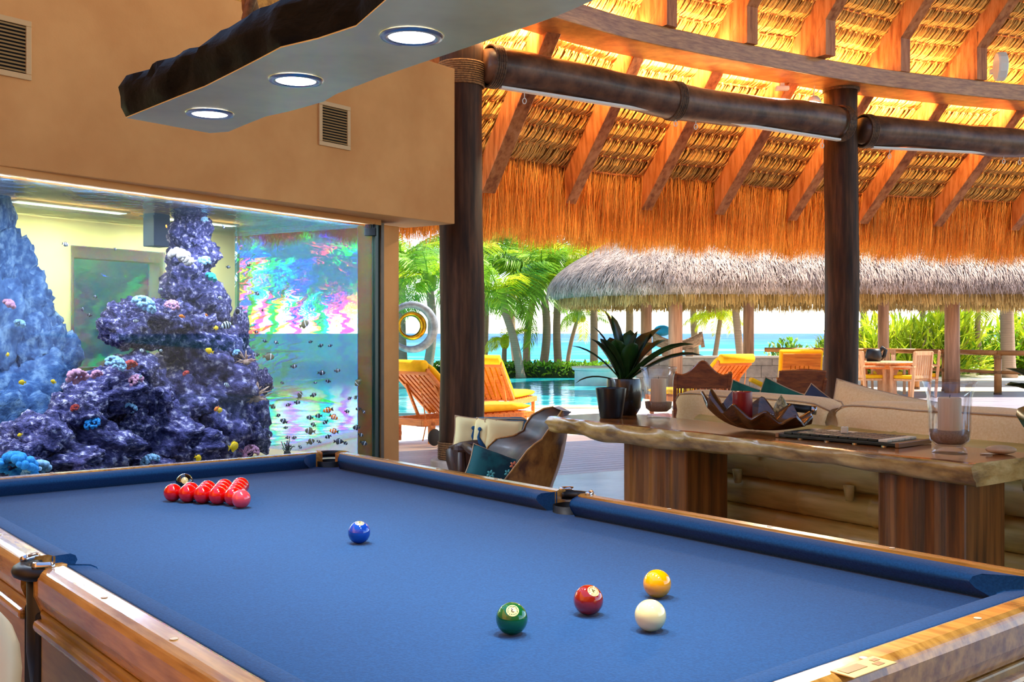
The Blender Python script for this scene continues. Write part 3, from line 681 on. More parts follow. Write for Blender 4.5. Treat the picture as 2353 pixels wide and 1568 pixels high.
def mat_pane(name, r):
    m = bpy.data.materials.new(name); m.use_nodes = True; nt = m.node_tree; N = nt.nodes; N.remove(N['Principled BSDF'])
    t = N.new('ShaderNodeBsdfTransparent'); g = N.new('ShaderNodeBsdfGlossy'); g.inputs['Roughness'].default_value = 0.0
    ms = N.new('ShaderNodeMixShader'); ms.inputs[0].default_value = r
    nt.links.new(t.outputs[0], ms.inputs[1]); nt.links.new(g.outputs[0], ms.inputs[2]); nt.links.new(ms.outputs[0], N['Material Output'].inputs[0]); return m
aq = thing('aquarium', tp(2.6, 0.0, 0.13), 'large built-in glass reef aquarium filled with water', 'aquarium')
tbox(MB(), 0.0, TW, 0.0, 0.02, 0.13, TZ1).build('front_glass', mat_pane('front_glass', 0.008), aq, world=True)
tbox(MB(), -0.022, -0.002, 0.03, TD, 0.13, TZ1).build('end_pane', mat_disperse('acrylic_end_pane', GB), aq, world=True)
tbox(MB(), 0.86, 1.82, TD + 0.005, TD + 0.024, 0.9, 2.05).build('rear_pane', mat_disperse('acrylic_rear_pane', GD, 0.07, 0.11), aq, world=True)
tbox(MB(), -0.06, 0.0, -0.012, 0.028, 0.13, TZ1).build('corner_profile', M['gasket'], aq, world=True)
tbox(MB(), -0.06, TW, -0.03, 0.04, 2.281, 2.3255).build('top_frame', M['wall'], aq, world=True)
tbox(MB(), -0.1, -0.06, -0.03, 0.06, 0.0, 2.3).build('side_frame', M['frame'], aq, world=True)
tbox(MB(), -0.02, TW, 0.02, TD + 0.02, 2.3215, 2.3255).build('canopy', M['wall'], aq, world=True)
tbox(MB(), 0.0, TW, 0.02, TD, 0.13, 0.2).build('sand_bed', M['sand'], aq, world=True)
# water body (tints and hazes with depth) and its mirror-like surface seen from below
wm = bpy.data.materials.new('tank_water'); wm.use_nodes = True; nt = wm.node_tree; N = nt.nodes; N.remove(N['Principled BSDF'])
tr = N.new('ShaderNodeBsdfTransparent'); nt.links.new(tr.outputs[0], N['Material Output'].inputs[0])
vs_ = N.new('ShaderNodeVolumeScatter'); vs_.inputs['Color'].default_value = (0.32, 0.68, 0.95, 1); vs_.inputs['Density'].default_value = 0.09; vs_.inputs['Anisotropy'].default_value = 0.2
va = N.new('ShaderNodeVolumeAbsorption'); va.inputs['Color'].default_value = (0.40, 0.97, 0.88, 1); va.inputs['Density'].default_value = 0.08
ad = N.new('ShaderNodeAddShader'); nt.links.new(vs_.outputs[0], ad.inputs[0]); nt.links.new(va.outputs[0], ad.inputs[1]); nt.links.new(ad.outputs[0], N['Material Output'].inputs['Volume'])
tbox(MB(), 0.002, TW - 0.002, 0.024, TD - 0.002, 0.2, WZ).build('water', wm, aq, world=True)
sm_ = bpy.data.materials.new('water_surface'); sm_.use_nodes = True; nt = sm_.node_tree; N = nt.nodes; N.remove(N['Principled BSDF'])
tr = N.new('ShaderNodeBsdfTransparent'); gl = N.new('ShaderNodeBsdfGlossy'); gl.inputs['Roughness'].default_value = 0.02; gl.inputs['Color'].default_value = (0.85, 1, 0.95, 1)
ns = N.new('ShaderNodeTexNoise'); ns.inputs['Scale'].default_value = 7; tc = N.new('ShaderNodeTexCoord'); nt.links.new(tc.outputs['Object'], ns.inputs['Vector'])
bp = N.new('ShaderNodeBump'); bp.inputs['Strength'].default_value = 0.5; bp.inputs['Distance'].default_value = 0.05; nt.links.new(ns.outputs['Fac'], bp.inputs['Height']); nt.links.new(bp.outputs[0], gl.inputs['Normal'])
mxs = N.new('ShaderNodeMixShader'); mxs.inputs[0].default_value = 0.6; nt.links.new(tr.outputs[0], mxs.inputs[1]); nt.links.new(gl.outputs[0], mxs.inputs[2]); nt.links.new(mxs.outputs[0], N['Material Output'].inputs[0])
P = [tp(0.002, 0.024, WZ + 0.002), tp(TW, 0.024, WZ + 0.002), tp(TW, TD, WZ + 0.002), tp(0.002, TD, WZ + 0.002)]
MB().add(P, [(0, 1, 2, 3)]).build('water_surface', sm_, aq, world=True)
# light strips added over the water to brighten the tank
tank_emit = mat_emit('added_tank_lens', (0.75, 0.9, 1.0, 1), 0.8)
for (a, b) in ((0.6, 0.13), (1.68, 0.13), (2.76, 0.13), (3.84, 0.13), (4.88, 0.13), (2.1, 1.35), (3.2, 1.35), (4.3, 1.35), (0.9, 1.35)):
    t = thing('added_tank_lamp', tp(a, b, 2.305), 'added slim light bar over the aquarium water', 'lamp', 'added light bars over the aquarium')
    tbox(MB(), a - 0.5, a + 0.5, b - 0.07, b + 0.07, 2.306, 2.32).build('housing', M['steel'], t, world=True)
    tbox(MB(), a - 0.48, a + 0.48, b - 0.05, b + 0.05, 2.301, 2.3055).build('lens', tank_emit, t, world=True)
    l = bpy.data.lights.new('added_tank_bulb', 'AREA'); l.shape = 'RECTANGLE'; l.size = 0.95; l.size_y = 0.1; l.energy = 44 if b < 1 else 17; l.color = (0.55, 0.72, 1.0) if b < 1 else (0.92, 1.0, 0.62)
    lo = bpy.data.objects.new('added_tank_bulb', l); COL.objects.link(lo); lo.parent = t; lo.location = (0, 0, -0.01); lo.rotation_euler = (0, 0, math.atan2(GD.y, GD.x))

def tank_range(u):
    r = (u - CX) / F; q = 0.533 - 0.846 * r
    y0 = 6.020 / q; y1 = min(7.758 / q, 7.245 / (0.846 + 0.533 * r)); return y0, y1
def tank_pt(u, v, fr):
    y0, y1 = tank_range(u); Y = y0 + (y1 - y0) * fr; return pd(u, v, Y), Y / F
def rock_mesh(seed):
    r = random.Random(seed); of = Vector((r.uniform(-50, 50), r.uniform(-50, 50), r.uniform(-50, 50))); mb = MB()
    def fn(p):
        d = p.normalized(); n1 = noise.noise(d * 1.6 + of); n2 = noise.noise(d * 4.0 + of); n3 = noise.noise(d * 9 + of); n4 = abs(noise.noise(d * 18 + of))
        return d * (1 + 0.34 * n1 + 0.2 * n2 + 0.13 * n3 - 0.10 * n4)
    mb.ell((0, 0, 0), (1, 1, 1), nu=56, nv=36, fn=fn); return mb.mesh('reef_rock', smooth=True)
RK = [rock_mesh(s) for s in range(6)]
for i, me in enumerate(RK): me.materials.append(M['rock'])
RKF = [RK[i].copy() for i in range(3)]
for me in RKF: me.materials.clear(); me.materials.append(M['rockhazed'])
rocks = [(440, 492, 34, 30, .42), (436, 535, 44, 40, .42), (442, 590, 50, 50, .42), (432, 650, 56, 52, .42), (455, 705, 62, 55, .42), (430, 770, 70, 60, .42), (480, 800, 62, 60, .46),
         (470, 870, 92, 70, .44), (540, 860, 46, 62, .52), (555, 945, 56, 72, .52), (490, 985, 100, 76, .42), (360, 1030, 92, 66, .34), (410, 930, 84, 64, .42),
         (330, 722, 52, 32, .32), (285, 752, 50, 42, .30), (375, 742, 48, 50, .36), (330, 775, 44, 26, .32), (300, 858, 62, 44, .30), (245, 902, 84, 46, .28), (330, 905, 66, 56, .34),
         (170, 962, 76, 54, .26), (95, 1015, 82, 58, .22), (28, 1058, 62, 40, .16), (215, 1025, 92, 56, .24), (300, 975, 58, 46, .30), (575, 1030, 38, 40, .5), (603, 878, 20, 24, .55),
         (430, 1050, 74, 42, .3), (545, 760, 24, 42, .5), (500, 720, 30, 46, .46), (150, 1062, 80, 36, .15), (345, 1072, 60, 24, .2)]
rb_, _ = tank_pt(400, 1080, 0.35); reef = thing('reef', Vector((rb_.x, rb_.y, 0.2)), 'near reef tower of violet-grey craggy rocks overgrown with corals', 'reef')
fb_, _ = tank_pt(20, 1080, 0.7); reeffar = thing('reef', Vector((fb_.x, fb_.y, 0.2)), 'second reef deep in the aquarium with blue-grey haze painted on', 'reef')
for k, (u, v, w, h, fr) in enumerate(rocks):
    p, s = tank_pt(u, v, fr); o = link('reef_rock', RK[k % 6], reef); p.z = max(p.z, 0.2 + h * s * 1.42); o.location = p - reef.location
    o.scale = (w * s * 1.12, w * s * 0.95, h * s * 1.15); o.rotation_euler = (random.uniform(-0.3, 0.3), random.uniform(-0.3, 0.3), random.uniform(0, 6.3))
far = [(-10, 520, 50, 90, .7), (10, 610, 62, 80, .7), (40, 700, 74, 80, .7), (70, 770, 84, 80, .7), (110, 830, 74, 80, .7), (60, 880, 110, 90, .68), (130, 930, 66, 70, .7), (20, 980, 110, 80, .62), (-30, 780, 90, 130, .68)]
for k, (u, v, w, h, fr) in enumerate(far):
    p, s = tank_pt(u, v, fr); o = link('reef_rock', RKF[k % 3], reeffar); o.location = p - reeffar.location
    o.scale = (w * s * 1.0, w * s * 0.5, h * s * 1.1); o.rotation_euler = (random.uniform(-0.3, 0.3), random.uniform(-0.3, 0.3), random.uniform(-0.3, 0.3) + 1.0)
# weir box and overflow combs
p, s = tank_pt(360, 500, 0.72); t = thing('overflow_box', p, 'grey plastic overflow box behind the reef tower', 'overflow box')
MB().box((0, 0, 0), (0.17, 0.14, 0.5), Matrix.Rotation(math.atan2(GD.y, GD.x), 3, 'Z')).build('box', mat('overflow_plastic', srgb(62, 78, 110), rough=0.5), t, bevel=0.006)
for (u, v, lab) in ((448, 462, 'black slotted overflow comb at the top of the reef tower'), (851, 528, 'black slotted overflow comb in the upper corner of the aquarium')):
    p, s = tank_pt(u, v, 0.4); t = thing('overflow_comb', p, lab, 'overflow comb')
    w = 13 * s * 2; MB().box((0, 0, -0.02), (w, 0.05, 0.07)).build('body', M['blackmat'], t, bevel=0.004)
    for k in range(6): MB().box((-w / 2 + (k + 0.5) * w / 6, 0, 0.035), (w / 13, 0.04, 0.05)).build('tooth', M['blackmat'], t)
# corals
def blob_coral(seed, n, r0):
    r = random.Random(seed); mb = MB()
    for k in range(n):
        a = r.uniform(0, 2 * PI); e = math.acos(r.uniform(-0.2, 1)); d = Vector((math.sin(e) * math.cos(a), math.sin(e) * math.sin(a), math.cos(e) * 0.7))
        q = r0 * r.uniform(0.7, 1.3); mb.ell(d * (1 - r0), (q, q, q), nu=8, nv=6)
    return mb.mesh('coral', smooth=True)
BC = {}
def coral(u, v, r, fr, mk, label, n=26, r0=0.3, seed=1):
    key = (mk, n, seed)
    if key not in BC: BC[key] = blob_coral(seed, n, r0); BC[key].materials.append(M[mk])
    p, s = tank_pt(u, v, fr); par = reeffar if fr > 0.5 else reef; o = link('coral', BC[key], par); o.location = p - par.location; o.scale = (r * s,) * 3; o.rotation_euler = (0.5, 0, random.uniform(0, 6))
    o['label'] = label
coral(178, 868, 26, .12, 'coralpink', 'rounded pale pink coral on the sloping reef shoulder', 60, 0.2)
coral(222, 862, 15, .12, 'coralpink', 'small pale pink coral beside the rounded pink one', 60, 0.2)
coral(415, 594, 30, .2, 'coralcream', 'large cream mushroom coral with fat lobes high on the reef tower', 44, 0.24, 3)
coral(470, 600, 15, .25, 'coralblue', 'pale turquoise coral beside the cream mushroom coral', 40, 0.25)
coral(484, 638, 15, .25, 'coralteal', 'bright teal coral on the side of the reef tower', 40, 0.25)
coral(470, 505, 9, .3, 'coralblue', 'tiny pale coral near the top of the reef tower', 40, 0.25)
coral(212, 975, 20, .1, 'coralcyan', 'glowing cyan coral on the lower reef', 80, 0.16)
coral(298, 940, 18, .16, 'coralblue', 'pale blue brain coral in the middle of the reef', 80, 0.16)
coral(300, 840, 16, .16, 'coralred', 'salmon coral on top of the lower reef ledge', 60, 0.2)
coral(172, 938, 11, .14, 'coralred', 'orange-red coral on the low reef slope', 60, 0.2)
coral(428, 859, 9, .2, 'coralred', 'small red coral on the shaded reef wall', 60, 0.2)
coral(265, 838, 26, .16, 'coralblue', 'frosted white coral crust on the reef ledge', 90, 0.14)
coral(330, 703, 30, .2, 'coralblue', 'frosted white coral crust along the overhang', 90, 0.14)
coral(395, 703, 18, .2, 'coralpink', 'pale lilac coral crust where the overhang joins the tower', 80, 0.16)
coral(310, 880, 24, .16, 'coralpink', 'lilac plate coral below the salmon coral', 80, 0.16)
coral(345, 1062, 24, .12, 'coralblue', 'pale coral rubble at the foot of the reef', 80, 0.16)
coral(45, 745, 14, .55, 'coralblue', 'pale coral on the hazy far reef', 40, 0.25)
coral(20, 700, 16, .55, 'coralpink', 'dim lilac coral high on the hazy far reef', 40, 0.25)
coral(580, 1036, 18, .3, 'coralpink', 'pinkish coral tuft near the glass corner', 80, 0.16)
coral(40, 1078, 50, .05, 'coralcyan', 'bright blue coral rubble against the glass', 70, 0.2, 5)
coral(85, 1085, 34, .05, 'coralblue', 'pale blue coral rubble against the glass', 70, 0.2, 5)
coral(543, 811, 10, .3, 'coralblue', 'round grey-blue coral on the tower edge', 40, 0.25)
def tendrils(u, v, r, fr, mk, label, n, name='anemone', spread=1.0, flat=0.6):
    p, s = tank_pt(u, v, fr); R = r * s; rr = random.Random(u); t = thing(name, p, label, name.replace('_', ' '), 'soft corals in the aquarium')
    MB().ell((0, 0, -0.1 * R), (0.35 * R, 0.35 * R, 0.3 * R), nu=10, nv=6).build('stalk', M[mk], t, smooth=True)
    for k in range(n):
        a = rr.uniform(0, 2 * PI); e = rr.uniform(0.1, 1.3) * spread; d = Vector((math.sin(e) * math.cos(a), math.sin(e) * math.sin(a) * flat, math.cos(e)))
        b = d * R * 0.5 + Vector((rr.gauss(0, 0.1), rr.gauss(0, 0.1), rr.gauss(0, 0.1))) * R; c_ = d * R * rr.uniform(0.85, 1.1) + Vector((rr.gauss(0, 0.12), 0, rr.gauss(0, 0.12))) * R
        MB().tube([(0, 0, 0), b, c_], [R * 0.05, R * 0.045, R * 0.03], 5).build('tendril', M[mk], t, smooth=True)
tendrils(588, 912, 34, .3, 'anemone', 'brown anemone with trailing tendrils on the reef edge', 26, spread=1.6)
tendrils(566, 830, 26, .3, 'anemone', 'pale brown anemone tuft above the trailing anemone', 20, spread=1.4)
tendrils(660, 1040, 24, .3, 'blackmat', 'black branching sea fan on the tank floor by the corner', 16, 'sea_fan', 0.8, 0.3)
tendrils(562, 1046, 20, .25, 'coralpink', 'pinkish feathery coral on the tank floor', 22, 'feather_coral', 1.0)
# fish
def fish_proto(name, bm, fm, stripes=None, deep=0.26):
    root = bpy.data.objects.new(name, None)
    def shape(p):
        x = p.x / 0.38; k = 1.0 - 0.45 * max(0, -x) ** 2 * 1.0; return Vector((p.x, p.y * k, p.z * k))
    def mk(n, mb, m, par):
        me = mb.mesh(n, smooth=True); me.materials.append(M[m]); o = bpy.data.objects.new(n, me); o.parent = par; return o
    bd = mk('body', MB().ell((0, 0, 0), (0.38, 0.085, deep), nu=16, nv=12, fn=shape), bm, root)
    mk('tail_fin', MB().add([(-0.32, 0, 0.06), (-0.32, 0, -0.06), (-0.54, 0.01, -0.19), (-0.48, 0, 0), (-0.54, 0.01, 0.19)], [(0, 1, 2, 3), (0, 3, 4)]), fm, root)
    mk('dorsal_fin', MB().add([(0.18, 0, deep * 0.8), (0.02, 0, deep * 1.32), (-0.22, 0, deep * 1.05), (-0.27, 0, deep * 0.5)], [(0, 1, 2, 3)]), fm, root)
    mk('anal_fin', MB().add([(0.05, 0, -deep * 0.9), (-0.1, 0, -deep * 1.3), (-0.24, 0, -deep * 1.0), (-0.27, 0, -deep * 0.5)], [(0, 1, 2, 3)]), fm, root)
    mk('eye', MB().ell((0.26, 0, 0.05), (0.03, 0.075, 0.03), nu=8, nv=6), 'fishk', root)
    for x, w, m in (stripes or []):
        mb = MB(); rows = []
        for xx in (x - w / 2, x, x + w / 2):
            k = math.sqrt(max(0.02, 1 - (xx / 0.38) ** 2)) * (1 - 0.45 * max(0, -xx / 0.38) ** 2) * 1.03
            rows.append([(xx, 0.085 * k * math.cos(q * PI / 8), deep * k * math.sin(q * PI / 8)) for q in range(17)])
        mk('stripe', mb.grid(rows), m, root)
    return root
FP = {'y': (fish_proto('reef_fish', 'fishy', 'fishy'), 'bright yellow tang swimming in the aquarium', 'yellow tangs'),
      'o': (fish_proto('reef_fish', 'fisho', 'fisho', deep=0.2), 'small orange fish swimming by the reef', 'orange fish'),
      's': (fish_proto('reef_fish', 'fishw', 'fishk', [(0.2, 0.1, 'fishk'), (0.0, 0.1, 'fishk'), (-0.2, 0.1, 'fishk')], 0.24), 'black and white striped fish hovering by the reef', 'striped fish'),
      'd': (fish_proto('reef_fish', 'fishd', 'fishk', [(0.05, 0.06, 'fishw')], 0.24), 'small dark fish in the shoal near the glass corner', 'dark shoal fish'),
      'b': (fish_proto('reef_fish', 'fishb', 'fishb', [(0.1, 0.05, 'fishw')], 0.26), 'olive-brown fish in the shoal near the glass corner', 'olive shoal fish'),
      'c': (fish_proto('reef_fish', 'fisho', 'fishk', [(0.16, 0.07, 'fishw'), (-0.08, 0.06, 'fishw')], 0.22), 'orange clownfish with white bands low in the tank corner', 'clownfish'),
      'k': (fish_proto('reef_fish', 'fishk', 'fishw', None, 0.24), 'black fish with pale fins at the edge of the reef tower', 'black fish')}
FISH = [('y', 480, 806, 22), ('y', 456, 1053, 26), ('y', 505, 943, 22), ('y', 538, 1026, 40), ('y', 18, 815, 17), ('y', 50, 879, 20), ('y', 122, 877, 17), ('y', 497, 754, 18), ('o', 417, 727, 18), ('o', 382, 520, 14), ('o', 497, 940, 20), ('o', 474, 724, 13),
        ('s', 151, 562, 19), ('s', 279, 717, 16), ('s', 312, 738, 16), ('s', 326, 806, 18), ('s', 323, 866, 14), ('s', 370, 806, 14), ('s', 370, 665, 12), ('s', 520, 747, 36), ('s', 506, 685, 18), ('s', 521, 885, 20), ('k', 546, 716, 26),
        ('d', 190, 711, 18), ('d', 205, 724, 14), ('d', 219, 682, 13), ('d', 265, 573, 12), ('d', 343, 595, 11), ('d', 514, 522, 14), ('d', 525, 614, 13), ('b', 572, 609, 15), ('d', 591, 675, 15), ('d', 604, 713, 14), ('d', 589, 763, 13),
        ('b', 700, 745, 32), ('b', 619, 820, 30), ('d', 738, 794, 15), ('d', 634, 787, 14), ('d', 589, 816, 16), ('d', 608, 784, 12), ('d', 676, 842, 18), ('d', 740, 857, 20), ('d', 776, 852, 16), ('d', 753, 876, 14), ('b', 822, 880, 24), ('b', 689, 908, 24),
        ('d', 721, 908, 17), ('d', 817, 914, 15), ('d', 803, 916, 12), ('c', 752, 943, 26), ('d', 711, 960, 18), ('d', 731, 956, 18), ('c', 768, 959, 24), ('d', 798, 946, 14), ('d', 823, 940, 15), ('d', 836, 947, 14), ('d', 747, 971, 16), ('d', 651, 968, 20), ('d', 657, 983, 12),
        ('b', 711, 991, 26), ('d', 719, 976, 17), ('c', 766, 991, 24), ('d', 818, 983, 22), ('d', 662, 1006, 13), ('d', 677, 1006, 13), ('d', 753, 1004, 17), ('d', 779, 1015, 24), ('d', 794, 1019, 14), ('b', 715, 1015, 22), ('d', 732, 1015, 12), ('d', 619, 1002, 15),
        ('d', 595, 983, 11), ('d', 608, 982, 10), ('b', 627, 935, 18), ('d', 662, 931, 14), ('d', 684, 925, 17), ('d', 830, 1000, 16), ('d', 837, 1019, 20), ('d', 713, 786, 12), ('d', 758, 795, 12), ('d', 648, 880, 11), ('d', 725, 880, 10), ('d', 640, 955, 14), ('d', 690, 1028, 14), ('y', 45, 1000, 14)]
rf = random.Random(11)
for k, u, v, L_ in FISH:
    root, lab, grp = FP[k]; fr = 0.12 if u < 560 else rf.uniform(0.12, 0.5); p, s = tank_pt(u, v, fr)
    a = math.atan2(GD.y, GD.x) + (PI if rf.random() < 0.5 else 0) + rf.gauss(0, 0.35)
    if u > 560: a = rf.choice([0.2, PI + 0.2]) + rf.gauss(0, 0.5)
    o = dup(root, p, rot=(rf.gauss(0, 0.1), rf.gauss(0, 0.35), a), scale=L_ * s * 1.0); tag(o, 'small dark fish drifting by the reef rocks' if k == 'd' and u < 560 else lab, 'fish', ('dark fish by the reef' if k == 'd' and u < 560 else grp) + ' in the aquarium')
# ------------------------------------------------------------------ snooker table
YAW = 2.2537; TC = Vector((-0.3651, 2.4552, 0)); ZB = 0.82; HL, HW = 2.5154 / 2, 1.2309 / 2
tbl = thing('snooker_table', TC, 'snooker table with blue cloth and honey-coloured wooden rails', 'snooker table', rz=YAW)
TM = Matrix.Translation(TC) @ Matrix.Rotation(YAW, 4, 'Z')
MB().box((0, 0, ZB - 0.02), (2 * HL + 0.11, 2 * HW + 0.11, 0.04)).build('bed_cloth', M['cloth'], tbl)
CW, RW = 0.05, 0.056
# cushions: six, each with angled jaws
def cushion(a, b, out, ja, jb):
    a = Vector(a + (0,)); b = Vector(b + (0,)); o = Vector(out + (0,)); d = (b - a).normalized()
    pr = [(0.028, 0.004), (0.006, 0.024), (0.0, 0.034), (0.003, 0.041), (0.012, 0.046), (CW, 0.049), (CW, -0.005), (0.03, -0.002)]
    rows = []
    Lc = (b - a).length; n = 16
    for i in range(n + 1):
        f = i / n; rowx = []
        for (w, z) in pr:
            s0 = ja * (1 - w / CW) ** 0.8; s1 = jb * (1 - w / CW) ** 0.8
            # rounded jaws pull the nose back near the pockets
            x = s0 + (Lc - s0 - s1) * f
            rowx.append(a + d * x + o * w + Vector((0, 0, ZB + z)))
        rows.append(rowx)
    mb = MB().grid(rows, closed=True); m = len(pr); k = n * m
    mb.f += [tuple(range(m)), tuple(k + m - 1 - q for q in range(m))]
    mb.build('cushion', M['cloth'], tbl, smooth=True, bevel=0.003, angle=50)
    # wooden rail behind the cushion
def rail(a, b, out):
    a = Vector(a + (0,)); b = Vector(b + (0,)); o = Vector(out + (0,))
    pr = [(CW, -0.03), (CW, 0.048), (CW + 0.01, 0.052), (CW + RW - 0.018, 0.052), (CW + RW - 0.006, 0.046), (CW + RW, 0.034), (CW + RW, 0.0), (CW + RW - 0.012, -0.03)]
    rows = [[p + o * w + Vector((0, 0, ZB + z)) for w, z in pr] for p in (a, a.lerp(b, 0.5), b)]
    mb = MB().grid(rows, closed=True); m = len(pr); k = 2 * m; mb.f += [tuple(range(m)), tuple(k + m - 1 - q for q in range(m))]
    r = mb.build('rail', M['rail'], tbl, bevel=0.004)
    # apron panel below the rail with two mouldings
    d = (b - a).normalized(); w0 = CW + RW - 0.022; c = (a + b) / 2 + o * w0; L_ = (b - a).length
    m3 = frame(d, o, Vector((0, 0, 1)), (0, 0, 0)).to_3x3()
    ap = MB().box(c + Vector((0, 0, ZB - 0.155)), (L_, 0.03, 0.25), m3).build('apron', M['apron'], tbl, bevel=0.004)
    for z, h, e in ((-0.055, 0.022, 0.022), (-0.262, 0.034, 0.02)):
        MB().box(c + o * 0.018 + Vector((0, 0, ZB + z)), (L_, e, h), m3).build('moulding', M['rail'], ap, bevel=0.008)
    # sight dots along the rail
    for f in (0.25, 0.5, 0.75):
        p = a.lerp(b, f) + o * (CW + RW * 0.5) + Vector((0, 0, ZB + 0.0525)); MB().lathe([(0.006, 0), (0.006, 0.0008), (0, 0.001)], 10, p).build('sight', M['bone'], r)
PC, PM_ = 0.012, 0.045      # corner and middle pocket cut-backs
for sy in (1, -1):
    cushion((HL - PC, sy * HW), (PM_, sy * HW), (0, sy), 0.075, 0.022); cushion((-PM_, sy * HW), (-HL + PC, sy * HW), (0, sy), 0.022, 0.075)
    rail((HL + 0.012, sy * HW), (PM_, sy * HW), (0, sy)); rail((-PM_, sy * HW), (-HL - 0.012, sy * HW), (0, sy))
for sx in (1, -1):
    cushion((sx * HL, HW - PC), (sx * HL, -HW + PC), (sx, 0), 0.075, 0.075); rail((sx * HL, HW + 0.012), (sx * HL, -HW - 0.012), (sx, 0))
# pockets
for (x, y, ox, oy) in [(0, HW, 0, 1), (0, -HW, 0, -1)] + [(sx * HL, sy * HW, sx * 0.71, sy * 0.71) for sx in (1, -1) for sy in (1, -1)]:
    mid = ox == 0; c = Vector((x + ox * (0.062 if mid else 0.062), y + oy * (0.062 if mid else 0.062), 0)); R_ = 0.046 if mid else 0.05
    pk = MB().lathe([(R_ * 0.8, ZB - 0.2), (R_, ZB - 0.12), (R_, ZB + 0.02)], 20, c); pk.f = [f for f in pk.f if len(f) == 4]
    pk = pk.build('pocket', M['black'], tbl, solid=0.004, smooth=True)
    MB().lathe([(0.0, 0), (R_ * 0.82, 0)], 20, c + Vector((0, 0, ZB - 0.19))).build('pocket_base', M['blackmat'], pk)
    a0 = math.atan2(oy, ox); rim = []
    for q in range(17):
        a = a0 + (q - 8) / 8 * (1.35 if mid else 1.6); rim.append(c + Vector((math.cos(a) * (R_ + 0.012), math.sin(a) * (R_ + 0.012), ZB + 0.038)))
    MB().tube(rim, 0.017, 10, squash=0.8).build('pocket_leather', M['black'], pk, smooth=True)
    if mid:
        MB().tube([p + Vector((0, 0, 0.016)) for p in rim[:5]], 0.008, 8).build('pocket_iron', M['chrome'], pk, smooth=True)
        MB().tube([p + Vector((0, 0, 0.016)) for p in rim[-5:]], 0.008, 8).build('pocket_iron', M['chrome'], pk, smooth=True)
    # leather collar closing the gap between two aprons
    t2 = Vector((-oy, ox, 0)); cc = c + Vector((ox, oy, 0)) * 0.03; m3 = frame(t2.normalized() if t2.length else Vector((1, 0, 0)), Vector((ox, oy, 0)).normalized(), Vector((0, 0, 1)), (0, 0, 0)).to_3x3()
    MB().box(cc + Vector((0, 0, ZB - 0.16)), (0.115 if mid else 0.15, 0.02, 0.25), m3).build('pocket_guard', M['blackmat'], pk, bevel=0.008)
# undercarriage and turned legs
MB().box((0, 0, ZB - 0.13), (2 * HL + 0.06, 2 * HW + 0.06, 0.18)).build('slate_frame', M['blackmat'], tbl)
for sx in (-1, 0, 1):
    for sy in (-1, 1):
        MB().lathe([(0.05, 0), (0.07, 0.03), (0.05, 0.07), (0.06, 0.2), (0.085, 0.36), (0.09, 0.42), (0.06, 0.47), (0.075, 0.5), (0.075, 0.62)], 20, (sx * (HL - 0.22), sy * (HW - 0.16), 0)).build('leg', M['apron'], tbl, smooth=True)
M['plate'] = mat('brass_plate', srgb(206, 172, 104), rough=0.4)
# maker's plate let into the baulk rail
q = (TM.inverted() @ px(1985, 1535, ZB + 0.052)); q.z = 0
pl = MB().box((q.x, q.y, ZB + 0.0528), (0.036, 0.1, 0.002)).build('maker_plate', M['plate'], tbl, bevel=0.0008)
mk = MB()
for (dx, dy, w, h) in ((0.004, 0.02, 0.016, 0.045), (-0.006, -0.025, 0.01, 0.016), (0.006, -0.035, 0.008, 0.014)): mk.box((q.x + dx, q.y + dy, ZB + 0.0541), (w, h, 0.0006))
mk.build('plate_mark', M['boardwood'], pl)

# ------------------------------------------------------------------ balls
BR = 0.02625
def text_mesh(s):
    cu = bpy.data.curves.new('t', 'FONT'); cu.body = s; cu.size = 1.0; cu.align_x = 'CENTER'; cu.align_y = 'CENTER'; cu.resolution_u = 2
    ob = bpy.data.objects.new('t', cu); COL.objects.link(ob); dg = bpy.context.evaluated_depsgraph_get()
    me = ob.evaluated_get(dg).to_mesh(); vs = [v.co.copy() for v in me.vertices]; fs = [tuple(p.vertices) for p in me.polygons]
    ob.evaluated_get(dg).to_mesh_clear(); bpy.data.objects.remove(ob); bpy.data.curves.remove(cu); return vs, fs
BALLM = {}
def ballmat(n, c): BALLM[n] = mat('ball_' + n, c, rough=0.06, coat=1.0, spec=0.6); return BALLM[n]
def ball_mesh(m): me = MB().ell((0, 0, 0), (BR, BR, BR), nu=40, nv=24).mesh('ball', smooth=True); me.materials.append(m); return me
M['numdisc'] = mat('number_disc', srgb(240, 226, 150), rough=0.1, coat=1.0); M['numink'] = mat('number_ink', srgb(60, 40, 20), rough=0.2)
def ball(p, me, label, cat='ball', group=None, num=None, face=None):
    if num is None:
        o = link('snooker_ball', me); o.location = p
    else:
        o = thing('snooker_ball', p, label, cat, group); link('sphere', me, o)
        f = Vector(face).normalized(); r = f.cross(Vector((0, 0, 1))).normalized(); u = r.cross(f); 
        def sp(x, y, R): return (f * math.sqrt(max(0, R * R - x * x - y * y)) + r * (-x) * -1 + u * y)
        rows = [[sp(rr * math.cos(a * PI / 12), rr * math.sin(a * PI / 12), BR * 1.004) for a in range(24)] for rr in (0.0001, 0.005, 0.0105)]
        d = MB().grid(rows, closed=True).build('number_disc', M['numdisc'], o, smooth=True)
        vs, fs = text_mesh(num); MB().add([sp(v.x * 0.014, v.y * 0.014, BR * 1.010) for v in vs], fs).build('number', M['numink'], d)
    return tag(o, label, cat, group)
def onbed(u, v): return px(u, v, ZB + BR) if True else None
AX = Vector((math.cos(YAW), math.sin(YAW), 0)); AY = Vector((-AX.y, AX.x, 0))
pink = onbed(554.5, 1147)
ball(pink, ball_mesh(ballmat('pink', srgb(236, 70, 82))), 'pink snooker ball touching the point of the red triangle', group='coloured snooker balls')
rm = ball_mesh(ballmat('red', srgb(214, 4, 6))); D = 2 * BR * 1.004
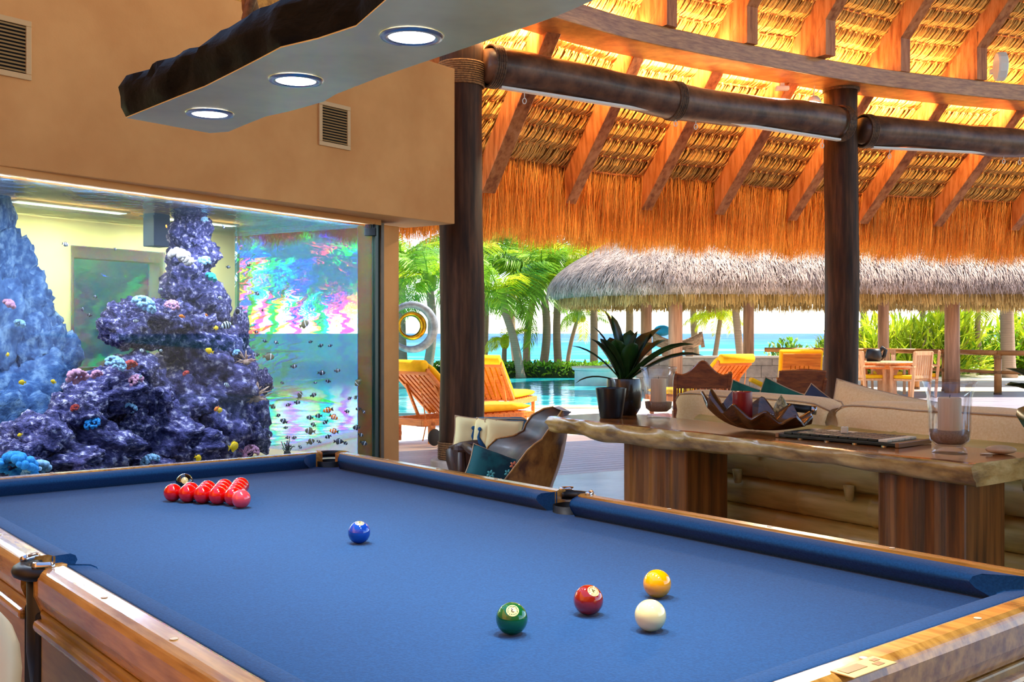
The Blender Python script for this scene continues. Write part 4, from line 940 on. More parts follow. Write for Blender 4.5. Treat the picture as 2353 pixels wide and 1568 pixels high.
for k in range(5):
    for j in range(k + 1):
        p = pink + AX * (D * 1.02 + k * D * 0.866) + AY * ((j - k / 2) * D)
        ball(p, rm, 'shiny red snooker ball in the racked triangle', group='red snooker balls in the triangle')
ball(onbed(424, 1108), ball_mesh(ballmat('black', srgb(6, 8, 8))), 'black snooker ball behind the red triangle', group='coloured snooker balls', num='7', face=(0.28, -0.85, 0.3))
ball(onbed(825.3, 1224), ball_mesh(ballmat('blue', srgb(0, 66, 170))), 'blue snooker ball alone at the centre of the table', group='coloured snooker balls', num='5', face=(0.1, -0.3, 0.9))
ball(onbed(1352, 1379.5), ball_mesh(ballmat('brown', srgb(150, 24, 10))), 'brown-red snooker ball between the green and yellow balls', group='coloured snooker balls', num='4', face=(0.3, -0.55, 0.75))
ball(onbed(1176, 1422), ball_mesh(ballmat('green', srgb(0, 96, 40))), 'dark green snooker ball', group='coloured snooker balls', num='3', face=(0.05, -0.7, 0.72))
ball(onbed(1510, 1342), ball_mesh(ballmat('yellow', srgb(250, 170, 0))), 'amber yellow snooker ball behind the cue ball', group='coloured snooker balls')
ball(onbed(1494.5, 1415), ball_mesh(ballmat('white', srgb(250, 238, 168))), 'ivory cue ball in front of the yellow ball', group='coloured snooker balls')

# ------------------------------------------------------------------ hanging slab lamp over the table
ZL = 1.925; LT = 0.125
LE = [(290, 271), (407, 224), (470, 200), (542, 164), (600, 134), (645, 110), (730, 90), (818, 61), (888, 0)]
RE = [(481.5, 306), (525, 303), (561, 287.5), (610, 268), (668.5, 255), (743, 234), (771, 217), (870, 178), (982, 140), (1100, 100), (1280, 37), (1365, 0)]
lam = thing('slab_lamp', px(660, 190, ZL), 'hanging lamp made from a live-edge wood slab with charred sides and recessed downlights', 'lamp')
Lp = [px(u, v, ZL) for u, v in LE]; Rp = [px(u, v, ZL) for u, v in RE]
ext = AX * -1.0
ends = [Lp[-1] + ext * d + AY * (0.02 * math.sin(d * 9)) for d in (0.25, 0.55, 0.9, 1.2)]; rends = [Rp[-1] + ext * d for d in (0.2, 0.5, 0.8)]
poly = Lp + ends + rends[::-1] + Rp[::-1]
bot = [Vector((p.x, p.y, ZL)) for p in poly]; n = len(bot)
und = MB().add([p + Vector((0, 0, 0.0)) for p in bot] + [p + Vector((0, 0, 0.003)) for p in bot], [tuple(range(n - 1, -1, -1))] + [(i, (i + 1) % n, n + (i + 1) % n, n + i) for i in range(n)])
und.build('underside_board', M['slabpale'], lam, world=True)
cen = sum(bot, Vector()) / n
rows = []; rr = random.Random(5); big = []
for i in range(n):
    a, b = bot[i], bot[(i + 1) % n]; k = max(2, int((b - a).length / 0.035))
    big += [a.lerp(b, q / k) for q in range(k)]
for z, off in ((0.0032, 0.001), (0.03, 0.012), (0.06, 0.016), (0.09, 0.012), (0.115, 0.0), (LT, -0.03), (LT, -0.12)):
    row = []
    for i, p in enumerate(big):
        d = (big[(i + 1) % len(big)] - big[i - 1]); d = Vector((d.y, -d.x, 0)).normalized()
        if d.dot(p - cen) < 0: d = -d
        nz = noise.noise(Vector((p.x * 9, p.y * 9, z * 22))) * 0.028 + noise.noise(Vector((p.x * 24, p.y * 24, z * 40))) * 0.014
        row.append(p + d * (off + (nz if 0.02 < z else 0)) + Vector((0, 0, z + (0.02 * noise.noise(p * 5) if z > 0.08 else 0))))
    rows.append(row)
ch = MB().grid(rows, closed=True); m_ = len(big); ch.f.append(tuple(range(6 * m_, 7 * m_)))
ch.build('charred_slab', M['slabdark'], lam, world=True, smooth=True)
for k in range(5):
    base = [px(482, 260, ZL), px(680, 183, ZL), px(946, 82, ZL)]
    p = base[k] if k < 3 else base[2] + (base[2] - base[1]) * (k - 2)
    ring = MB().lathe([(0.046, -0.001), (0.05, -0.006), (0.063, -0.006), (0.066, -0.001)], 32, p); ring.f = [f for f in ring.f if len(f) == 4]
    rg = ring.build('downlight_ring', M['steel'], lam, world=True, smooth=True)
    MB().lathe([(0.0, -0.0035), (0.048, -0.0035), (0.048, -0.001)], 32, p).build('downlight_lens', M['lampglow'], rg, world=True)
    l = bpy.data.lights.new('downlight_bulb', 'SPOT'); l.energy = 28; l.color = (0.95, 0.96, 1.0); l.spot_size = math.radians(88); l.spot_blend = 0.7; l.shadow_soft_size = 0.045
    lo = bpy.data.objects.new('downlight_bulb', l); COL.objects.link(lo); lo.parent = lam; lo.location = p - lam.location + Vector((0, 0, -0.012))
for (u, v, d) in ((575, 20, 2.62), (1560, -700, 1.25)):
    p = pd(u, v, d); p.z = ZL + LT - 0.01; rope = MB()
    for s in range(3):
        rope.tube([p + Vector((0.011 * math.cos(q * 0.9 + s * 2.09), 0.011 * math.sin(q * 0.9 + s * 2.09), q * 0.03)) for q in range(110)], 0.0125, 6)
    rope.build('hemp_rope', M['rope'], lam, world=True, smooth=True)
# green upholstered chair pushed up by the table side
c = Vector((-1.03, 1.5, 0)); t = thing('lounge_chair', c, 'green upholstered chair with a pale curved frame by the table side', 'chair', rz=-0.5)
rim = [(0.27 * math.cos(a * PI / 20), 0.27 * math.sin(a * PI / 20), 0.555 + 0.29 * max(0, math.sin(a * PI / 20))) for a in range(-4, 25)]
MB().tube(rim, 0.026, 12).build('frame_rim', M['whiterim'], t, smooth=True)
rows = [[(x * (0.87 - 0.08 * k), y * (0.87 - 0.08 * k), z - 0.01 - 0.08 * k) for x, y, z in rim] for k in range(4)]
MB().grid(rows).build('back_pad', M['greenchair'], t, smooth=True, solid=0.03)
MB().lathe([(0.0, 0.38), (0.26, 0.38), (0.28, 0.41), (0.26, 0.45), (0.0, 0.46)], 24).build('seat_pad', M['greenchair'], t, smooth=True)
for a in (0.8, 2.36, 3.93, 5.5): MB().tube([(0.2 * math.cos(a), 0.2 * math.sin(a), 0.39), (0.26 * math.cos(a), 0.26 * math.sin(a), 0)], [0.02, 0.014], 8).build('leg', M['whiterim'], t)
# ------------------------------------------------------------------ live-edge console behind the sofa
KO = Vector((0.355, 6.90, 0)); KX = Vector((0.562, -0.827, 0)); KY = Vector((0.827, 0.562, 0)); KR = math.atan2(KX.y, KX.x); KZ = 0.75
def kp(x, y, z=0.0): return KO + KX * x + KY * y + Vector((0, 0, z))
con = thing('console_table', KO, 'long live-edge wooden slab console table behind the sofa', 'console table', rz=KR)
xs = [-0.2 + i * (3.1 / 62) for i in range(63)]
def edge(x, z):     # live edge facing the room: bulges and slopes under
    return -0.0 - 0.02 * math.sin(x * 3.1 + 0.7) - 0.025 * noise.noise(Vector((x * 3.5, z * 9, 2.0))) - 0.02 * noise.noise(Vector((x * 9, z * 16, 5)))
rows = []
for x in xs:
    th = 0.105 + 0.018 * math.sin(x * 2.2) + 0.012 * noise.noise(Vector((x * 4, 0, 9)))
    row = [(x, 0.3, KZ), (x, edge(x, 0) + 0.03, KZ), (x, edge(x, 0) + 0.006, KZ - 0.004)]
    for k in (0.2, 0.4, 0.6, 0.8, 1.0): row.append((x, edge(x, k) - 0.02 * math.sin(k * PI) + 0.03 * k * k, KZ - th * k))
    row += [(x, 0.3, KZ - 0.1), (x, 0.61 + 0.012 * math.sin(x * 5), KZ - 0.09), (x, 0.62 + 0.015 * math.sin(x * 4), KZ - 0.04), (x, 0.6 + 0.015 * math.sin(x * 4), KZ)]
    rows.append(row)
top = MB().grid([[r[0], r[1], r[2]] for r in rows]); top.grid([[r[-1], r[0]] for r in rows]); top.build('slab_top', M['slabwood'], con)
sd = MB().grid([r[2:12] for r in rows], closed=False)
m = 10; k = (len(rows) - 1) * m
for r in (rows[0], rows[-1]): sd.add([Vector(p) for p in r], [tuple(range(len(r)))])
sd.build('live_edge', M['bark'], con, smooth=True)
for (x0, x1, y0, y1) in ((0.42, 0.98, 0.14, 0.5), (2.33, 2.78, 0.12, 0.46)):
    lg = MB(); pr = []
    for i in range(13): x = x0 + (x1 - x0) * i / 12; pr.append((x, y0 + 0.012 * math.sin(i * 1.7)))
    pr += [(x1, y1), (x0, y1)]
    lg.prism(pr, 0.0, KZ - 0.1).build('slab_leg', M['legwood'], con, bevel=0.012)
# things on the console
def planter(c, prof, m, label, nleaf, L_, seed, spread, name='potted_bromeliad'):
    t = thing(name, c, label, 'potted plant'); MB().lathe(prof, 32).build('pot', m, t, smooth=True, bevel=0.003)
    h = prof[-1][1] if prof[-1][0] > 0.02 else prof[-2][1]; ztop = max(z for _, z in prof)
    MB().lathe([(0, ztop - 0.02), (prof[2][0] * 0.9, ztop - 0.02)], 20).build('soil', M['dark'], t)
    r = random.Random(seed)
    for i in range(nleaf):
        a = spread[i][0] if isinstance(spread, list) else r.uniform(0, 2 * PI)
        el = spread[i][1] if isinstance(spread, list) else r.uniform(0.5, 1.35); LL = (spread[i][2] if isinstance(spread, list) else 1) * L_ * r.uniform(0.92, 1.08)
        w = (spread[i][3] if isinstance(spread, list) else 1) * 0.040
        d = Vector((math.cos(a), math.sin(a), 0)); sd = Vector((-d.y, d.x, 0)); pts = []; n = 8; x = 0.01; z = ztop - 0.03; e = el
        for q in range(n + 1):
            pts.append(d * x + Vector((0, 0, z))); x += math.cos(e) * LL / n; z += math.sin(e) * LL / n; e -= (0.02 + 0.16 * (q / n)) * (1.7 - el * 0.75)
        rows = []
        for q, p in enumerate(pts):
            f = q / n; ww = w * (0.55 + 1.0 * math.sin(PI * min(1, f * 0.75 + 0.12))) * (1 if f < 0.85 else (1 - f) / 0.15 * 0.95 + 0.05)
            up = Vector((0, 0, 1)); rows.append([p - sd * ww + up * ww * 0.35, p, p + sd * ww + up * ww * 0.35])
        lf = MB().grid(rows, tint=r.random()).build('leaf', M['leafdark'], t, smooth=True, solid=0.0015)
    return t
sp = [(PI, 1.25, 1.0, .8), (PI - .3, 1.45, 1.15, 1.1), (PI + .5, 1.05, .95, .7), (PI, .85, .9, .6), (2.5, 1.5, 1.0, 1.0), (0.3, 1.45, .8, .9), (0.5, 1.2, .95, 1.3), (0.1, 1.0, .95, 1.5), (-.4, .75, 1.15, 1.4), (-.1, .6, 1.2, 1.1), (1.2, 1.3, .9, 1), (4.2, 1.3, .7, 1),
      (3.9, 1.1, .8, .9), (5.0, 1.2, .7, 1), (PI + .15, .3, .75, .4), (2.0, 1.2, .8, 1), (0.9, .9, .9, 1), (0.15, 1.15, 1.0, 1.6)]
pb = px(1434, 953, KZ); planter(pb, [(0.0, 0.0), (0.085, 0.0), (0.115, 0.05), (0.123, 0.14), (0.118, 0.25), (0.108, 0.25)], M['pot'], 'large glazed brown pot with a dark strappy bromeliad beside the glass candle holder', 18, 0.46, 4, sp)
ps = px(1404, 961, KZ); t = thing('small_pot', ps, 'small plain black pot in front of the bromeliad pot', 'pot')
MB().lathe([(0.0, 0.0), (0.073, 0.0), (0.076, 0.01), (0.103, 0.2), (0.094, 0.2), (0.07, 0.03), (0.0, 0.03)], 32).build('pot', M['pot2'], t, smooth=True, bevel=0.002)
def hurricane(c, label):
    t = thing('hurricane_candle', c, label, 'candle holder', 'glass hurricane candle holders'); s = 0.335
    pro = [(0.0, 0.0), (0.078, 0.0), (0.08, 0.012), (0.07, 0.028), (0.062, 0.036), (0.088, 0.06), (0.094, 0.11), (0.095, 0.2), (0.101, 0.27), (0.117, 0.325), (0.122, s)]
    pin = [(r - 0.004, z + (0.006 if i == 0 else 0)) for i, (r, z) in enumerate(pro[::-1]) if z > 0.03]
    MB().lathe(pro + pin + [(0.0, 0.04)], 40).build('glass', M['glass'], t, smooth=True)
    MB().lathe([(0.0, 0.045), (0.058, 0.045), (0.083, 0.066), (0.089, 0.108), (0.0, 0.112)], 32).build('sand', M['sandfill'], t, smooth=True)
    cd = MB().lathe([(0.0, 0.105), (0.052, 0.105), (0.052, 0.258), (0.048, 0.262), (0.0, 0.26)], 28).build('candle', M['wax'], t, smooth=True, bevel=0.003)
    MB().tube([(0, 0, 0.258), (0.002, 0, 0.275)], 0.0015, 5).build('wick', M['blackmat'], cd)
hurricane(px(1513, 961, KZ), 'glass hurricane holder with a cream pillar candle next to the potted bromeliad')
hurricane(px(2182, 1042, KZ), 'glass hurricane holder with a cream pillar candle beside the game board')
# carved shell bowl
bc = px(1738, 990, KZ); t = thing('shell_bowl', bc, 'dark carved wooden bowl shaped like a giant clam shell', 'bowl', rz=KR + 0.05)
def shell(f, a):
    ca, sa = math.cos(a), math.sin(a); rx, ry = 0.36, 0.2
    ph = (a * 11.0 / (2 * PI) + 0.2) % 1.0; rip = (1 - 4 * abs(ph - 0.5)) * (1.1 - 0.3 * ca)
    R_ = f ** 0.75; h = 0.118 * f ** 1.7 + 0.034 * rip * f ** 1.6 + 0.05 * f ** 2 * (-ca)
    return Vector((ca * rx * R_ * (1 + 0.03 * rip * f), sa * ry * R_ * (1 + 0.05 * rip * f), 0.012 + h))
rows = [[shell(f, 2 * PI * q / 132) for q in range(132)] for f in (0.001, 0.12, 0.25, 0.4, 0.55, 0.7, 0.82, 0.92, 1.0)]
MB().grid(rows, closed=True).build('shell', M['shell'], t, smooth=True, solid=0.014, bevel=0.003)
rc = kp(0, 0); rd = px(1706, 985, KZ); o = thing('pillar_candle', Vector((rd.x, rd.y, KZ + 0.035)), 'dark red pillar candle standing in the shell bowl', 'candle')
MB().lathe([(0.0, 0.0), (0.058, 0.0), (0.058, 0.18), (0.054, 0.185), (0.04, 0.178), (0.0, 0.176)], 32).build('wax', M['redwax'], o, smooth=True, bevel=0.003)
MB().tube([(0, 0, 0.17), (0.002, 0, 0.19)], 0.0015, 5).build('wick', M['blackmat'], o)
q_ = px(1795, 985, KZ); o = thing('sea_shell', Vector((q_.x, q_.y, KZ + 0.075)), 'pointed spotted sea shell lying in the clam bowl', 'sea shell')
MB().lathe([(0.0, 0.0), (0.045, 0.01), (0.05, 0.035), (0.035, 0.07), (0.018, 0.1), (0.0, 0.125)], 14).build('cone', mat('spotted_shell', srgb(196, 176, 110), srgb(70, 60, 30), 0.4, 60), o, smooth=True)
MB().ell((0.03, -0.02, 0.02), (0.05, 0.03, 0.025), nu=10, nv=6).build('lip', M['bone'], o, smooth=True)
q_ = px(1835, 985, KZ); o = thing('metal_torch', Vector((q_.x, q_.y, KZ + 0.13)), 'dark tube with a silver end lying across the clam bowl', 'tube')
MB().tube([(-0.1, 0.02, 0.0), (0.075, -0.01, -0.02)], 0.024, 14).build('barrel', M['black'], o, smooth=True); MB().tube([(0.07, -0.009, -0.02), (0.1, -0.014, -0.023)], 0.027, 14).build('silver_end', M['silver'], o, smooth=True)
q_ = px(1765, 985, KZ); o = thing('bead_string', Vector((q_.x, q_.y, KZ + 0.085)), 'short string of small silver beads in the clam bowl', 'beads')
for k in range(6): MB().ell((-0.03 + k * 0.013, -0.03, 0.004 * math.sin(k)), (0.008, 0.008, 0.008), nu=8, nv=6).build('bead', M['silver'], o, smooth=True)
# game board with dark domino-like pieces
bo = px(1932, 1016, KZ); t = thing('game_board', bo, 'dark flat game board with rows of small pieces on the console', 'board game', rz=KR + 0.12)
MB().box((0, 0.1, 0.014), (0.68, 0.32, 0.016)).build('board', M['board'], t, bevel=0.003); MB().box((0.345, 0.1, 0.014), (0.02, 0.33, 0.024)).build('rim', M['boardwood'], t, bevel=0.003)
MB().box((-0.345, 0.1, 0.014), (0.02, 0.33, 0.024)).build('rim', M['boardwood'], t, bevel=0.003)
for k in range(4): MB().lathe([(0.0, 0), (0.016, 0), (0.016, 0.008), (0, 0.008)], 12, (-0.22 + k * 0.16, -0.03, 0.0)).build('foot', M['silver'], t)
for r_ in range(5):
    for k in range(11):
        x = -0.29 + k * 0.055; y = -0.02 + r_ * 0.06
        MB().box((x, y, 0.0285), (0.048, 0.05, 0.012)).build('tile', M['bone'] if (k == 10 or (r_ == 4 and k < 5 and k % 2 == 0)) else M['board'], t, bevel=0.002)
o = thing('die', bo + KX * -0.07 + KY * 0.12 + Vector((0, 0, 0.034)), 'small ivory die standing on the game board', 'die', rz=KR + 0.5)
MB().box((0, 0, 0.017), (0.034, 0.034, 0.034)).build('cube', M['bone'], o, bevel=0.004)
MB().lathe([(0, 0), (0.005, 0.0)], 8, (0, 0, 0.0345)).build('pip', M['black'], o)
pe = px(2300, 1044, KZ); o = MB().ell((0, 0, 0.021), (0.068, 0.05, 0.021), nu=24, nv=14).build('pebble', M['pebble'], smooth=True); o.location = pe; o.rotation_euler = (0, 0, -0.2); tag(o, 'smooth tan pebble on the right end of the console', 'pebble')
o = MB().ell((0, 0, 0.004), (0.03, 0.018, 0.004), nu=16, nv=8).build('shell_chip', M['bone'], smooth=True); o.location = px(2266, 1045, KZ); tag(o, 'thin white shell chip beside the tan pebble', 'shell')
sp2 = [(PI, .75, 1.0, 1.3), (PI + .5, .35, 1.1, 1.9), (PI - .3, 1.0, 1.0, 1.2), (PI + .25, 1.25, .9, 1.3), (0, .9, 1, 1), (1.5, 1.0, 1, 1), (4.4, .8, .8, 1.4), (2.4, .9, 1, 1.2)]
stp = Vector((2.66, 4.86, 0)); t = thing('plant_stand', stp, 'slim dark plant stand past the end of the console', 'plant stand')
MB().lathe([(0.0, 0.70), (0.13, 0.70), (0.14, 0.72), (0.13, 0.745), (0.0, 0.75)], 28).build('top', M['legwood'], t, smooth=True)
for a in (0.5, 2.6, 4.7): MB().tube([(0.1 * math.cos(a), 0.1 * math.sin(a), 0.7), (0.15 * math.cos(a), 0.15 * math.sin(a), 0)], 0.016, 8).build('leg', M['legwood'], t)
planter(stp + Vector((0, 0, 0.751)), [(0.0, 0.0), (0.06, 0.0), (0.08, 0.04), (0.085, 0.12), (0.08, 0.15), (0.075, 0.15)], M['pot'], 'potted plant with broad dark leaves on the stand past the end of the console', 8, 0.42, 9, sp2, 'potted_plant')

# ------------------------------------------------------------------ bamboo sofa
sf = thing('bamboo_sofa', kp(1.8, 1.4), 'bamboo sofa frame of thick stacked culms behind the console', 'sofa', rz=KR)
def culm(x0, x1, y, z, r):
    pts = []; rad = []; x = x0; nodes = []; nx = x0 + 0.16
    while nx < x1 - 0.1: nodes.append(nx); nx += random.uniform(0.42, 0.52)
    allx = sorted(set([x0, x1] + nodes + [a - 0.02 for a in nodes] + [a + 0.02 for a in nodes] + [a + 0.2 for a in nodes if a + 0.2 < x1]))
    for x in allx:
        b = 1.06 if any(abs(x - a) < 1e-6 for a in nodes) else (0.985 if any(abs(abs(x - a) - 0.02) < 1e-6 for a in nodes) else 1.0)
        pts.append((x, y, z)); rad.append(r * b)
    return MB().tube(pts, rad, 24)
for k, (z, x0) in enumerate(((0.10, 0.38), (0.29, 0.18), (0.48, 0.36), (0.66, 0.30))):
    culm(x0 - 1.8, 1.75, 0.92 - 1.4 + (0.02 if k % 2 else 0), z, 0.096).build('bamboo_culm', M['bamboo'], sf, smooth=True)
for x in (0.75, 1.62, 2.5, 3.2):
    for z in (0.385, 0.575):
        MB().tube([(x - 1.8 + (0.18 if z > 0.5 else 0), 0.82 - 1.4, z + 0.05), (x - 1.8 + (0.18 if z > 0.5 else 0), 0.825 - 1.4, z - 0.04)], [0.034, 0.022], 8).build('peg', M['bamboo'], sf, smooth=True)
MB().box((0.0, 0.35, 0.25), (3.3, 0.95, 0.12)).build('seat_deck', M['legwood'], sf, bevel=0.01)
for y in (-0.1, 0.75): culm(-1.6, 1.75, y, 0.1, 0.085).build('bamboo_culm', M['bamboo'], sf, smooth=True)
for x in (-1.58, 1.72): MB().tube([(x, -0.4, 0.42), (x, 0.8, 0.42)], 0.08, 20).build('arm_culm', M['bamboo'], sf, smooth=True)
def cushion_obj(name, c, d, rz, mtl, label, cat='cushion', puff=0.25, tilt=0.0, group=None, seed=0, sag=0.02, roll=0.0):
    """soft box cushion: rounded, puffed, slightly creased; d = length, depth, height"""
    mb = MB(); n = 18; mq = 8; rnd = Vector((seed * 3.1, seed * 1.7, 0)); rows = []
    K = 16
    for i in range(n + 1):
        x = -1 + 2 * i / n; row = []
        ex = (1 - abs(x) ** 6) ** 0.35 if abs(x) < 1 else 0.0
        for j in range(K):
            a = 2 * PI * j / K; ca, sa = math.cos(a), math.sin(a)
            sq = lambda v: math.copysign(abs(v) ** 0.55, v)
            y, z = sq(ca), sq(sa)
            pf = 1 + puff * (1 - x * x) * (0.3 if abs(ca) > 0.8 else 0.45) - puff * 0.35
            w = 0.55 + 0.45 * ex
            nz = noise.noise(Vector((x * 3.5, y * 2, z * 2)) + rnd) * 0.05 + noise.noise(Vector((x * 10 + z * 3, y * 3, z * 4)) + rnd) * 0.03
            row.append(Vector((x * d[0] / 2 * (0.96 + 0.04 * abs(z)), y * d[1] / 2 * w * pf * (1 + nz), z * d[2] / 2 * w * pf * (1 + nz) - sag * (1 - x * x))))
        rows.append(row)
    t = thing(name, c, label, cat, group, rz)
    R3 = Matrix.Rotation(tilt, 4, 'X') @ Matrix.Rotation(roll, 4, 'Y')
    g_ = MB().grid([[R3 @ p for p in r] for r in rows], closed=True); g_.f += [tuple(range(K)), tuple(n * K + K - 1 - q for q in range(K))]
    g_.build('cover', mtl, t, smooth=True, sub=1)
    for sgn in (1,):
        seam = [R3 @ (Vector(r[2 if sgn > 0 else 14]) * 1.004) for r in rows] ; MB().tube(seam, 0.005, 5).build('piping', M['piping'], t, smooth=True)
        seam = [R3 @ (Vector(r[6]) * 1.004) for r in rows]; MB().tube(seam, 0.005, 5).build('piping', M['piping'], t, smooth=True)
    return t
def pillow_obj(name, c, d, rz, mtl, label, cat='pillow', tilt=0.0, roll=0.0, seed=0, group=None):
    """scatter pillow: full in the middle, thin pinched edges and pointed corners"""
    t = thing(name, c, label, cat, group, rz); R3 = Matrix.Rotation(tilt, 4, 'X') @ Matrix.Rotation(roll, 4, 'Y'); n = 14; of = Vector((seed * 2.3, 0, 0))
    def P(i, j, s):
        x, z = -1 + 2 * i / n, -1 + 2 * j / n
        th = max(0.0, (1 - x ** 4) * (1 - z ** 4)) ** 0.5
        w = 1 + 0.12 * noise.noise(Vector((x * 2, z * 2, s)) + of)
        return R3 @ Vector((x * (1 - 0.07 * (1 - z * z)) * d[0] / 2, s * th * d[1] / 2 * w, z * (1 - 0.07 * (1 - x * x)) * d[2] / 2))
    mb = MB().grid([[P(i, j, -1) for j in range(n + 1)] for i in range(n + 1)]); mb.grid([[P(i, j, 1) for j in range(n, -1, -1)] for i in range(n + 1)])
    mb.build('cover', mtl, t, smooth=True)
    ed = [P(i, 0, 0) for i in range(n + 1)] + [P(n, j, 0) for j in range(1, n + 1)] + [P(i, n, 0) for i in range(n - 1, -1, -1)] + [P(0, j, 0) for j in range(n - 1, -1, -1)]
    MB().tube(ed, 0.005, 5).build('piping', M['piping'], t, smooth=True)
    return t
cushion_obj('sofa_cushion', kp(0.64, 1.10, 0.765), (1.36, 0.36, 0.34), KR, M['cushion'], 'long cream sofa back cushion behind the shell bowl', seed=1, group='cream sofa back cushions')
cushion_obj('sofa_cushion', kp(2.12, 1.10, 0.765), (1.52, 0.36, 0.335), KR, M['cushion'], 'long cream sofa back cushion behind the game board', seed=2, group='cream sofa back cushions', puff=0.3)
pillow_obj('throw_pillow', kp(1.26, 1.6, 0.715), (0.74, 0.26, 0.47), KR + 0.35, M['cushion'], 'large cream throw pillow leaning up behind the sofa cushions', tilt=-0.3, roll=0.2, seed=3)
cushion_obj('seat_cushion', kp(1.8, 1.75, 0.40), (3.1, 0.8, 0.18), KR, M['cushion'], 'long cream sofa seat cushion on the bamboo frame', puff=0.1, seed=4)
pillow_obj('throw_pillow', kp(0.46, 1.56, 0.73), (0.42, 0.16, 0.42), KR + 0.9, M['green_fab'], 'green throw pillow standing behind the sofa cushion', tilt=0.1, seed=5, roll=0.4)
pillow_obj('throw_pillow', kp(0.12, 1.62, 0.72), (0.4, 0.15, 0.4), KR + 0.9, M['green_fab'], 'green throw pillow mostly hidden behind the red candle', tilt=0.1, seed=6, roll=0.3)
pillow_obj('throw_pillow', kp(0.82, 1.52, 0.71), (0.38, 0.15, 0.38), KR + 0.9, M['navy_fab'], 'navy throw pillow whose corner shows over the sofa cushion', tilt=0.1, seed=7, roll=0.6)

# ------------------------------------------------------------------ carved root-wood armchair and bench
ch = thing('root_armchair', Vector((0.1, 7.3, 0)), 'root-wood armchair with a sweeping live-edge shell back', 'armchair')
Le = [(1272, 936), (1250, 940), (1222, 955), (1208, 975), (1203, 990), (1180, 1002), (1140, 1009), (1122, 1026), (1108, 1050), (1092, 1075), (1075, 1105), (1050, 1150)]
Re = [(1292, 944), (1284, 956), (1272, 975), (1258, 992), (1246, 1010), (1228, 1022), (1212, 1036), (1198, 1055), (1180, 1078), (1160, 1104), (1140, 1130), (1115, 1175)]
Oe = [(1298, 950), (1299, 962), (1298, 978), (1296, 995), (1294, 1010), (1291, 1026), (1288, 1042), (1284, 1060), (1277, 1082), (1270, 1102), (1262, 1122), (1250, 1165)]
inn, out, lip = [], [], []
for i in range(12):
    l, r, o_ = pd(*Le[i], 7.75), pd(*Re[i], 7.15), pd(*Oe[i], 7.3)
    m1 = l.lerp(r, 0.5) + Vector((0.10, 0.05, -0.03)); inn.append([l, l.lerp(m1, 0.5) + Vector((0.03, 0.02, 0)), m1, m1.lerp(r, 0.5) + Vector((0.03, 0, 0)), r])
    bk = o_ + Vector((0.02, 0.45, 0)); out.append([r, r.lerp(o_, 0.5) + Vector((0, -0.025, 0)), o_, o_.lerp(bk, 0.5) + Vector((0.03, 0, 0)), bk, l + Vector((0.05, 0.12, 0)), l])
MB().grid(inn).build('shell_back', M['chairwood'], ch, world=True, smooth=True)
ou = MB().grid(out); ou.f += [tuple(range(7)), tuple(11 * 7 + 6 - q for q in range(7))]; ou.build('outer_slab', M['chairtan'], ch, world=True, smooth=True, bevel=0.004)
MB().tube([r[0] for r in out], 0.009, 6).build('live_edge', M['chairtan'], ch, world=True, smooth=True)
MB().tube([r[0] for r in inn], 0.009, 6).build('live_edge', M['chairtan'], ch, world=True, smooth=True)
MB().box(pd(1170, 1150, 7.4) + Vector((-0.05, 0.2, -0.03)), (0.62, 0.6, 0.09)).build('seat_slab', M['chairwood'], ch, world=True, bevel=0.02)
for dx, dy in ((-0.3, 0.0), (0.12, -0.05), (-0.3, 0.45), (0.16, 0.4)):
    p = Vector((0.05 + dx, 7.45 + dy, 0)); MB().tube([p + Vector((0, 0, 0.12)), p], [0.06, 0.05], 10).build('leg', M['chairwood'], ch, world=True, smooth=True)
tc_ = pd(1140, 1088, 7.45); t = pillow_obj('floral_cushion', tc_, (0.44, 0.16, 0.32), 0.25, M['teal'], 'teal floral cushion lying in the root-wood armchair', 'cushion', tilt=-0.5, seed=8, roll=0.4)
for (u, v, mk, s) in ((1181, 1060, 'floral', 0.03), (1168, 1078, 'cyan', 0.028), (1128, 1080, 'cyan', 0.03), (1150, 1096, 'floral', 0.02)):
    p = pd(u, v + 10, 7.30) - tc_; rr_ = random.Random(u); mb = MB()
    for k in range(6):
        a = k * PI / 3 + 0.3; mb.ell(p + Vector((math.cos(a) * s * 0.6, -0.004, math.sin(a) * s * 0.6)), (s * 0.45, 0.006, s * 0.28), Matrix.Rotation(-a, 3, 'Y'), nu=8, nv=5)
    o = mb.build('flower_motif', M[mk], t, smooth=True); o.matrix_local = Matrix.Rotation(-0.25, 4, 'Z')
be = thing('root_bench', Vector((-0.25, 8.1, 0)), 'low dark root-wood seat with thick rounded arms beside the armchair', 'bench')
MB().tube([pd(1036, 1032, 8.0), pd(1062, 1026, 7.95), pd(1100, 1019, 7.95), pd(1150, 1016, 8.0), pd(1200, 1018, 8.1)], [0.035, 0.05, 0.045, 0.045, 0.04], 12, squash=0.7).build('arm_rail', M['chairwood'], be, world=True, smooth=True)
MB().tube([pd(1068, 1024, 7.9), pd(1085, 1036, 7.7), pd(1110, 1050, 7.6), pd(1135, 1062, 7.6)], [0.03, 0.04, 0.035, 0.03], 10, squash=0.8).build('arm_branch', M['chairwood'], be, world=True, smooth=True)
MB().tube([pd(1037, 1032, 8.0), pd(1042, 1055, 7.98), pd(1052, 1085, 7.95), pd(1062, 1110, 7.95), pd(1066, 1180, 7.95)], [0.045, 0.06, 0.065, 0.06, 0.05], 12).build('arm_post', M['chairwood'], be, world=True, smooth=True)
MB().tube([pd(1060, 1040, 7.9), pd(1060, 1090, 7.9), pd(1060, 1185, 7.9)], [0.03, 0.04, 0.04], 10).build('leg', M['chairwood'], be, world=True, smooth=True)
MB().tube([pd(1190, 1030, 8.3), pd(1190, 1165, 8.3)], [0.05, 0.05], 10).build('leg', M['chairwood'], be, world=True, smooth=True)
